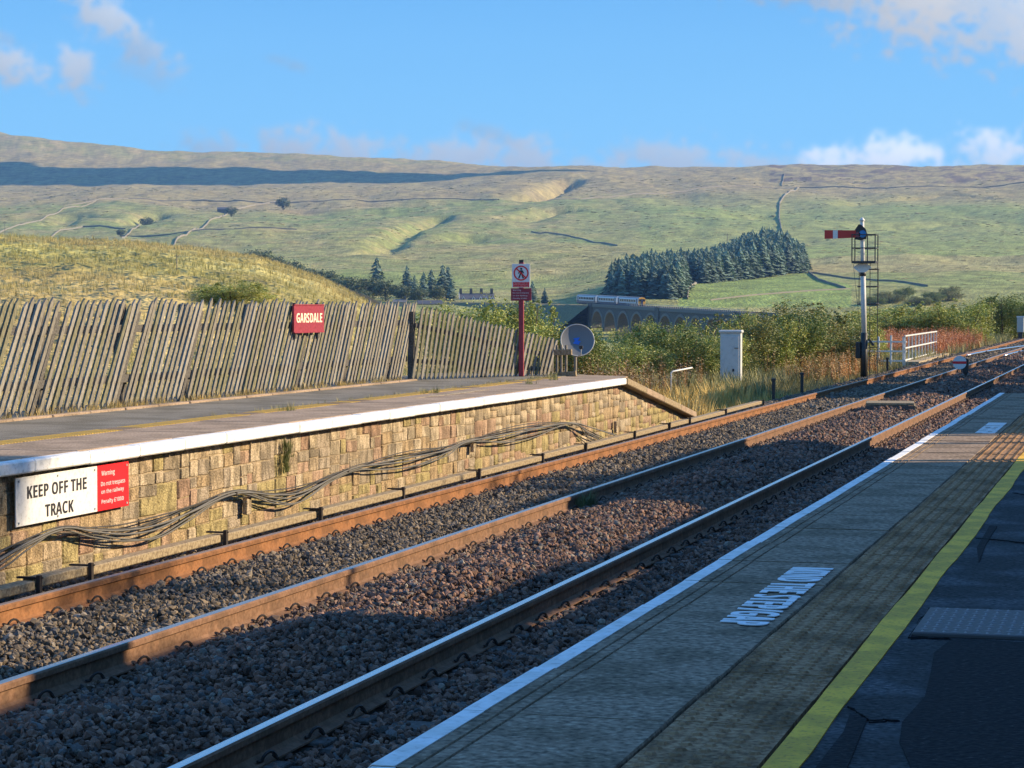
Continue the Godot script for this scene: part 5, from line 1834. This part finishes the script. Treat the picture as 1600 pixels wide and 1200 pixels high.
# ------------------------------------------------------------------ viaduct, embankment and train
func make_viaduct_and_train() -> void:
	var left := Vector3(-198.9, 2.3, -844.1)
	var right := Vector3(-129.76, -0.4, -737.5)
	var ax := (right - left).normalized()
	var side := ax.cross(Vector3.UP).normalized()   # towards the far side or the near one
	if side.dot(Vector3(-left.x, 0, -left.z)) < 0.0:
		side = -side
	var frame := Basis(ax, side.cross(ax).normalized(), side)
	var o := thing("viaduct", "dark stone railway viaduct with round arches carrying the train", "viaduct", left)
	o.basis = frame
	var bay := 14.1
	var st := tool()
	var rad := 5.9
	var spring := -7.6
	for face in [4.25, -4.25]:
		for x in [[0.0, bay * 0.5 - rad], [bay * 0.5 + rad, bay]]:
			quad(st, Vector3(x[0], -24, face), Vector3(x[0], 0.2, face), Vector3(x[1], 0.2, face), Vector3(x[1], -24, face))
	var ringst := tool()
	for i in 16:
		var a0 := PI - PI * i / 16.0
		var a1 := PI - PI * (i + 1) / 16.0
		var p := Vector2(bay * 0.5 + rad * cos(a0), spring + rad * sin(a0))
		var q := Vector2(bay * 0.5 + rad * cos(a1), spring + rad * sin(a1))
		for face in [4.25, -4.25]:
			quad(st, Vector3(p.x, p.y, face), Vector3(p.x, 0.2, face), Vector3(q.x, 0.2, face), Vector3(q.x, q.y, face))
		quad(st, Vector3(p.x, p.y, 4.25), Vector3(q.x, q.y, 4.25), Vector3(q.x, q.y, -4.25), Vector3(p.x, p.y, -4.25))
		var P := Vector2(bay * 0.5 + (rad + 0.85) * cos(a0), spring + (rad + 0.85) * sin(a0))
		var Q := Vector2(bay * 0.5 + (rad + 0.85) * cos(a1), spring + (rad + 0.85) * sin(a1))
		quad(ringst, Vector3(p.x, p.y, 4.45), Vector3(P.x, P.y, 4.45), Vector3(Q.x, Q.y, 4.45), Vector3(q.x, q.y, 4.45))
		quad(ringst, Vector3(P.x, P.y, 4.45), Vector3(Q.x, Q.y, 4.45), Vector3(Q.x, Q.y, 4.2), Vector3(P.x, P.y, 4.2))
		quad(ringst, Vector3(p.x, p.y, 4.45), Vector3(q.x, q.y, 4.45), Vector3(q.x, q.y, 4.2), Vector3(p.x, p.y, 4.2))
	for x in [bay * 0.5 - rad, bay * 0.5 + rad]:
		quad(st, Vector3(x, -24, 4.25), Vector3(x, spring, 4.25), Vector3(x, spring, -4.25), Vector3(x, -24, -4.25))
	var arch := done(st)
	var ring := done(ringst)
	for k in 11:
		var a := part(o, "arch", arch, M.viaduct_stone, Vector3(bay * k, 0, 0))
		part(a, "arch_ring", ring, M.viaduct_ring)
		if k % 5 == 0:
			part(o, "pilaster", bx(Vector3(3.6, 25.5, 9.6), Vector3(0, -11.6, 0)), M.viaduct_stone, Vector3(bay * k - 0.4, 0, 0))
	part(o, "deck", bx(Vector3(bay * 11, 0.5, 8.4), Vector3(bay * 5.5, -0.1, 0)), M.viaduct_stone)
	for s in [4.2, -4.2]:
		part(o, "parapet", bx(Vector3(bay * 11, 0.85, 0.5), Vector3(bay * 5.5, 0.62, s)), M.viaduct_ring)
		part(o, "string_course", bx(Vector3(bay * 11, 0.35, 0.5), Vector3(bay * 5.5, 0.0, s * 1.03)), M.viaduct_ring)
	var rl := tool()
	for k in 62:
		add_box(rl, Vector3(38.0 + k * 1.75, 1.5, 4.2), Vector3(0.16, 0.95, 0.1))
	add_box(rl, Vector3(38.0 + 31 * 1.75, 1.95, 4.22), Vector3(62 * 1.75, 0.12, 0.08))
	var fence := part(o, "parapet_railing", done(rl), M.dish_rim)
	fence.set_meta("kind", "stuff")

	# embankment that carries the line on from the viaduct past the cottages
	var line := [left + ax * 0.5, left - ax * 20.0]
	for q in [[860.0, 925.0, 3.4], [800.0, 962.0, 3.9], [730.0, 1000.0, 4.3], [650.0, 1030.0, 4.6], [560.0, 1050.0, 5.0], [440.0, 1070.0, 5.4]]:
		var p := bear(q[0], q[1])
		p.y = q[2] - 0.2
		line.append(p)
	st = tool()
	st.set_smooth_group(1)
	var rows := []
	var cv := Curve3D.new()
	for i in line.size():
		var tn: Vector3 = (line[mini(i + 1, line.size() - 1)] - line[maxi(i - 1, 0)]) * 0.16
		cv.add_point(line[i], -tn, tn)
	cv.bake_interval = 6.0
	var pts := cv.get_baked_points()
	for i in pts.size():
		var d := (pts[mini(i + 1, pts.size() - 1)] - pts[maxi(i - 1, 0)]).normalized()
		var s := d.cross(Vector3.UP).normalized()
		var row := []
		for e in [[-26.0, -14.0], [-13.0, -5.5], [-5.5, -0.1], [-4.5, 0.0], [4.5, 0.0], [5.5, -0.1], [13.0, -5.5], [26.0, -14.0]]:
			row.append(pts[i] + s * e[0] + Vector3(0, e[1] + (1.0 * n_fine.get_noise_2d(pts[i].x * 8.0 + e[0] * 20.0, pts[i].z * 8.0) if absf(e[0]) > 5.0 else 0.0), 0))
		rows.append(row)
	for i in rows.size() - 1:
		for k in 7:
			quad(st, rows[i][k], rows[i + 1][k], rows[i + 1][k + 1], rows[i][k + 1])
	var em := part(self, "railway_embankment", done(st), grain("bank_grass", [[0.2, 0.10, 0.09, 0.035], [0.5, 0.17, 0.15, 0.06], [0.8, 0.27, 0.22, 0.09]], 0.06, 0.03, 12.0, 0.95, 52))
	em.set_meta("kind", "structure")
	em.set_meta("label", "grassy railway embankment leading from the viaduct to the cottages")

	# train of three coaches
	var a1 := left + ax * (14.1 * 3.05) + Vector3(0, 0.35, 0)
	var t := thing("passenger_train", "white and blue three-coach train with a yellow end crossing the viaduct", "train", a1)
	t.basis = frame
	var prof := PackedVector2Array([Vector2(-1.32, 0.95), Vector2(-1.36, 1.5), Vector2(-1.36, 2.9), Vector2(-1.2, 3.4), Vector2(-0.8, 3.68), Vector2(0.0, 3.8), Vector2(0.8, 3.68), Vector2(1.2, 3.4), Vector2(1.36, 2.9), Vector2(1.36, 1.5), Vector2(1.32, 0.95)])
	var body := prism(prof, Vector3(0, 0, 0), Vector3(0, 0, 1), Vector3.UP, Vector3(-22.2, 0, 0))
	var roofp := PackedVector2Array([Vector2(-1.23, 3.36), Vector2(-0.82, 3.72), Vector2(0.0, 3.85), Vector2(0.82, 3.72), Vector2(1.23, 3.36)])
	var roof := prism(roofp, Vector3(-0.1, 0, 0), Vector3(0, 0, 1), Vector3.UP, Vector3(-22.0, 0, 0))
	for k in 3:
		var c := part(t, "coach", body, M.train_white, Vector3(-23.0 * k, 0, 0))
		part(c, "roof", roof, M.train_roof)
		part(c, "skirt", bx(Vector3(21.8, 0.75, 2.5), Vector3(-11.1, 0.72, 0)), M.train_blue)
		part(c, "lower_band", bx(Vector3(22.0, 0.42, 2.78), Vector3(-11.1, 1.25, 0)), M.train_blue)
		for j in 9:
			part(c, "window", bx(Vector3(1.35, 0.85, 2.76), Vector3(-3.6 - j * 1.86, 2.45, 0)), M.train_glass)
		for dx in [-1.6, -20.6]:
			part(c, "door", bx(Vector3(1.1, 2.1, 2.75), Vector3(dx, 2.1, 0)), M.train_blue)
		for dx in [-3.4, -18.8]:
			part(c, "bogie", bx(Vector3(3.2, 0.7, 2.2), Vector3(dx, 0.4, 0)), M.mast_black)
	var cab := part(t, "cab_front", prism(prof, Vector3(0, 0, 0), Vector3(0, 0, 1), Vector3.UP, Vector3(0.22, 0, 0)), M.train_yellow)
	part(cab, "windscreen", bx(Vector3(0.06, 0.8, 0.8), Vector3(0.24, 2.7, 0.78)), M.train_glass)
	part(cab, "windscreen", bx(Vector3(0.06, 0.8, 0.8), Vector3(0.24, 2.7, -0.78)), M.train_glass)
	part(cab, "gangway_door", bx(Vector3(0.14, 2.2, 0.7), Vector3(0.28, 2.1, 0.0)), M.train_blue)
	part(t, "rear_cab", prism(prof, Vector3(-68.2, 0, 0), Vector3(0, 0, 1), Vector3.UP, Vector3(-0.22, 0, 0)), M.train_yellow)


# ------------------------------------------------------------------ plants near the line
func tuft(seed_: int, blades: int, high: float, spread: float, lean: float, thick: float) -> ArrayMesh:
	var r := RandomNumberGenerator.new()
	r.seed = seed_
	var vs := PackedVector3Array()
	var cs := PackedColorArray()
	for k in blades:
		var a := r.randf() * TAU
		var foot := Vector3(cos(a), 0, sin(a)) * spread * r.randf() * 0.5
		var out := Vector3(cos(a + r.randf_range(-0.7, 0.7)), 0, sin(a + r.randf_range(-0.7, 0.7)))
		var h := high * r.randf_range(0.5, 1.0)
		var mid := foot + Vector3(0, h * 0.6, 0) + out * lean * 0.35
		var top := foot + Vector3(0, h, 0) + out * lean * r.randf_range(0.5, 1.2)
		var w := out.cross(Vector3.UP) * thick * 0.5
		var c := Color(1, 1, 1) * r.randf_range(0.7, 1.2)
		for v in [foot - w, mid - w * 0.8, foot + w, foot + w, mid - w * 0.8, mid + w * 0.8, mid - w * 0.8, top, mid + w * 0.8]:
			vs.append(v)
			cs.append(c)
	return soup(vs, cs)


func herb(seed_: int) -> ArrayMesh:
	# an upright willowherb stalk with narrow leaves and a fluffy top
	var r := RandomNumberGenerator.new()
	r.seed = seed_
	var vs := PackedVector3Array()
	var cs := PackedColorArray()
	for s in 3:
		var foot := Vector3(r.randf_range(-0.08, 0.08), 0, r.randf_range(-0.08, 0.08))
		var lean := Vector3(r.randf_range(-0.12, 0.12), 0, r.randf_range(-0.12, 0.12))
		var h := r.randf_range(0.75, 1.0)
		var w := Vector3(0.008, 0, 0.004)
		for v in [foot - w, foot + lean + Vector3(0, h, 0), foot + w]:
			vs.append(v)
			cs.append(Color(0.75, 0.5, 0.4))
		for k in 13:
			var f := 0.12 + 0.85 * k / 13.0
			var p := foot + lean * f + Vector3(0, h * f, 0)
			var a := r.randf() * TAU
			var d := Vector3(cos(a), r.randf_range(-0.4, 0.7), sin(a)).normalized() * 0.13 * (1.15 - f * 0.7)
			var n := d.cross(Vector3.UP).normalized() * 0.018
			var c := Color(1, 1, 1) * r.randf_range(0.7, 1.25)
			if f > 0.78:
				c = Color(1.5, 1.7, 2.2) * r.randf_range(0.7, 1.0)
			for v in [p, p + d * 0.5 + n, p + d, p, p + d, p + d * 0.5 - n]:
				vs.append(v)
				cs.append(c)
	return soup(vs, cs)


func field_of(called: String, label: String, category: String, meshes: Array, m: Material, spots: Array) -> void:
	# spots: [Transform3D, Color]
	var root := Node3D.new()
	root.name = called
	add_child(root)
	root.set_meta("kind", "stuff")
	root.set_meta("category", category)
	root.set_meta("label", label)
	for k in meshes.size():
		var where := []
		var tint := PackedColorArray()
		for i in range(k, spots.size(), meshes.size()):
			where.append(spots[i][0])
			tint.append(spots[i][1])
		scatter(root, "clumps", meshes[k], m, where, tint)


func spot(x: float, z: float, size: float, c: Color, y := INF) -> Array:
	return [Transform3D(Basis(Vector3.UP, R.randf() * TAU).scaled(Vector3(size, size * R.randf_range(0.8, 1.2), size)), Vector3(x, (land(x, z) if y == INF else y) - 0.02, z)), c * R.randf_range(0.75, 1.25)]


func make_plants() -> void:
	var g := "bushes along the left of the line"
	var B := [
		["yellow-green bush, leftmost behind the paling fence", -17.8, -59.0, 3.0, 2.85, 1], ["olive bush behind the fence left of the sign post", -16.4, -57.8, 3.0, 2.95, 0], ["yellow-leaved bush behind the sign post", -15.5, -56.6, 2.8, 3.15, 3],
		["dark bush behind the satellite dish", -14.2, -57.6, 2.6, 2.3, 0],
		["rounded bush right of the satellite dish", -15.2, -64.5, 3.4, 1.75, 3], ["dark bush with a reddish foot right of the dish", -14.3, -65.5, 2.6, 1.6, 0], ["tall spiky bush in front of the viaduct arches", -15.3, -69.5, 1.8, 2.35, 1],
		["broad bush with a pale top in front of the viaduct", -13.7, -68.3, 3.0, 2.3, 0], ["yellowish bush left of the grey cabinet", -12.9, -69.5, 2.4, 2.5, 3], ["dark bush just behind the grey cabinet", -12.6, -71.8, 3.2, 2.6, 2],
		["yellow-leaved bush right of the grey cabinet", -11.9, -74.0, 2.6, 2.6, 1], ["dark round bush between cabinet and signal", -11.2, -75.5, 3.2, 2.65, 0], ["wide bush behind the signal post", -11.0, -80.5, 4.2, 2.9, 2], ["bright bush just right of the signal post", -11.6, -97.0, 3.0, 2.5, 3],
		["low olive thicket beyond the white guard rail", -15.2, -140.0, 9.0, 2.9, 1], ["low thicket at the right of the olive one", -13.3, -138.0, 6.0, 2.7, 3], ["tall yellow-green willow bush beyond the white railing", -10.9, -136.0, 5.4, 3.4, 3], ["round dark bush joined to the willow bush", -11.9, -139.0, 4.6, 2.8, 0],
		["round dark green bush near the right edge", -9.8, -162.0, 5.2, 3.8, 0], ["paler bush beside the round dark green one", -8.6, -166.0, 4.4, 3.3, 1], ["dark bush cut by the right edge of the view", -7.6, -160.0, 2.6, 3.2, 0],
		["grey-green bush on the knoll above the fence", -40.6, -98.0, 5.0, 1.5, 3], ["low bush at the right of the one on the knoll", -37.2, -99.5, 3.0, 0.9, 0]]
	for b in B:
		bush("bush", b[0], "bush", Vector3(b[1], land(b[1], b[2]) - 0.1, b[2]), b[3], b[4], b[5], R.randf() * TAU, g)
	# trees out of view on the sun's side, which dapple the rails and the wall
	var hid := "trees on the sunny side of the line"
	var trees := [["slender tree behind the nameboard, out of view", 9.0, -21.9, 2.5, 11.4, 1], ["bushy tree behind the waiting room, out of view", 6.5, -31.5, 3.6, 7.9, 0], ["tree beside the signal box, out of view", 5.0, -71.0, 8.5, 7.6, 0], ["second tree beyond the signal box, out of view", 5.5, -80.0, 9.0, 7.8, 2], ["third tree beyond the signal box, out of view", 5.0, -88.5, 8.0, 7.0, 0]]
	for t in trees:
		var o := thing("lineside_tree", t[0], "tree", Vector3(t[1], -0.4, t[2]), 0.0, hid)
		var lift: float = 7.8 if t[3] < 3.0 else 0.6
		part(o, "crown", bush_meshes[t[5]][0], M.leaf, Vector3(0, lift, 0), Basis.from_scale(Vector3(t[3], t[4] - lift, t[3])))
		part(o, "trunk", tube([Vector3(0, -0.1, 0), Vector3(0.1, t[4] * 0.5, 0), Vector3(0, t[4] * 0.85, 0)], 0.11, 0.05, 8), M.bark)

	# grasses
	var tufts := []
	for k in 4:
		tufts.append(tuft(200 + k, 16, 1.0, 0.5, 0.32, 0.03))
	var gold := Color(0.62, 0.44, 0.14)
	var pale := Color(0.47, 0.40, 0.19)
	var green := Color(0.17, 0.20, 0.065)
	var spots := []
	for i in 5200:
		var z := R.randf_range(-90.0, -42.5)
		var x := R.randf_range(-17.0, -8.45)
		if z > -46.0 and x > -8.8:
			continue
		var c := gold if z > -60.0 + 3.0 * R.randf() else pale.lerp(green, 0.5)
		if R.randf() < (0.12 if z > -58.0 else 0.3):
			c = green
		if z < -60.0 and x > -10.5:
			c = Color(0.16, 0.16, 0.065).lerp(pale, R.randf() * 0.4)
		spots.append(spot(x, z, R.randf_range(0.35, 0.75) * (0.6 if x > -9.6 else 1.0), c))
	for i in 900:
		var z := R.randf_range(-47.0, -38.6)
		spots.append(spot(R.randf_range(-13.5, -8.75), z, R.randf_range(0.35, 0.7), gold.lerp(pale, R.randf())))
	for i in 2600:
		var z := R.randf_range(-170.0, -90.0)
		spots.append(spot(R.randf_range(-22.0, -8.5), z, R.randf_range(0.5, 0.9), pale.lerp(green, R.randf() * 0.8)))
	field_of("tall_grass", "long golden and green grass on the bank left of the line", "grass", tufts, M.blade, spots)
	# rushes and rough clumps on the fells
	var lumps := [rock(930), rock(931), rock(932)]
	var rushes := []
	for i in 8000:
		var w := 1000.0 + 2700.0 * pow(R.randf(), 0.8)
		var sb := R.randf_range(-40.0, 1640.0)
		var p := fwd * w + rgt * (w * (sb - 800.0) / 3560.0)
		var patch := n_relief.get_noise_2d(p.x * 5.0 + 300.0, p.y * 2.5)
		if patch < -0.02 + 0.25 * (R.randf() - 0.5) or (sb > 1060.0 and sb < 1330.0 and w < 1500.0):
			continue
		var c := Color(0.28, 0.30, 0.11).lerp(Color(0.52, 0.42, 0.19), R.randf())
		var big := R.randf_range(1.2, 3.6) * (0.6 + w / 3500.0)
		rushes.append([Transform3D(Basis(Vector3.UP, R.randf() * TAU).scaled(Vector3(big * 1.6, big * 0.28, big)), Vector3(p.x, land(p.x, p.y), p.y)), c * R.randf_range(0.65, 1.1)])
	field_of("rush_clumps", "scattered rushes and rough clumps over the far hillside", "rushes", lumps, M.needle, rushes)
	# tussocks on the knoll
	spots = []
	for i in 12000:
		var w := 48.0 + 132.0 * pow(R.randf(), 0.8)
		var s := R.randf_range(-120.0, 640.0)
		var p := fwd * w + rgt * (w * (s - 800.0) / 3560.0)
		if p.x > -12.6:
			continue
		var c := Color(0.42, 0.39, 0.14).lerp(Color(0.54, 0.44, 0.20), clampf(0.5 + 1.5 * n_patch.get_noise_2d(p.x * 12.0, p.y * 12.0), 0, 1))
		spots.append(spot(p.x, p.y, R.randf_range(0.16, 0.42), c))
	field_of("knoll_grass", "tussocky straw-green grass on the knoll behind the fence", "grass", tufts, M.blade, spots)
	# willowherb gone over
	var herbs := [herb(210), herb(211), herb(212)]
	spots = []
	var orange := Color(0.62, 0.29, 0.11)
	var russet := Color(0.50, 0.24, 0.14)
	for i in 3400:
		var z := R.randf_range(-136.0, -104.0)
		var x := R.randf_range(-19.0, -8.9)
		spots.append(spot(x, z, R.randf_range(0.9, 1.5), orange.lerp(russet, R.randf())))
	for i in 260:
		var z := R.randf_range(-84.0, -70.0)
		spots.append(spot(R.randf_range(-11.4, -9.2), z, R.randf_range(0.7, 1.3), orange.lerp(Color(0.45, 0.36, 0.17), 0.4 + 0.6 * R.randf())))
	for i in 280:
		spots.append(spot(R.randf_range(-15.0, -11.5), R.randf_range(-63.0, -48.0), R.randf_range(0.8, 1.4), Color(0.30, 0.19, 0.10).lerp(Color(0.40, 0.30, 0.13), R.randf())))
	for i in 60:
		spots.append(spot(R.randf_range(-10.4, -9.0), R.randf_range(-44.0, -39.6), R.randf_range(0.6, 1.0), orange))
	field_of("willowherb", "russet and orange willowherb stalks beside the line", "weeds", herbs, M.blade, spots)
	# weeds on the far platform, along the fence foot and in the wall
	spots = []
	for i in 420:
		var z := R.randf_range(-34.4, -15.0)
		spots.append(spot(-11.34 + R.randf_range(-0.14, 0.06), z, R.randf_range(0.06, 0.17), pale.lerp(gold, R.randf()), FAR))
	for i in 240:
		var z := -36.3 + 15.0 * pow(R.randf(), 1.6)
		spots.append(spot(-9.62 + R.randf_range(-0.08, 0.12), z, R.randf_range(0.03, 0.09), pale.lerp(green, R.randf() * 0.7), FAR))
	for q in [[-9.3, -29.4, 14], [-9.0, -33.5, 10], [-9.1, -35.2, 12], [-9.25, -24.0, 8], [-9.4, -36.2, 14]]:
		for i in q[2]:
			spots.append(spot(q[0] + R.randfn() * 0.06, q[1] + R.randfn() * 0.12, R.randf_range(0.06, 0.16), green.lerp(pale, R.randf() * 0.5), FAR))
	for i in 36:
		spots.append(spot(-8.27, -21.35 + R.randfn() * 0.06, R.randf_range(0.08, 0.14), Color(0.13, 0.15, 0.04), R.randf_range(0.3, 0.6)))
	for i in 70:
		spots.append(spot(-8.24, R.randf_range(-36.0, -15.5), R.randf_range(0.07, 0.17), Color(0.32, 0.32, 0.06), -0.22))
	for i in 22:
		spots.append(spot(-5.60 + R.randfn() * 0.04, -23.1 + R.randfn() * 0.10, R.randf_range(0.12, 0.24), Color(0.10, 0.13, 0.05), -0.14))
	field_of("platform_weeds", "small weeds and dry grass in the joints of the far platform", "weeds", tufts, M.blade, spots)
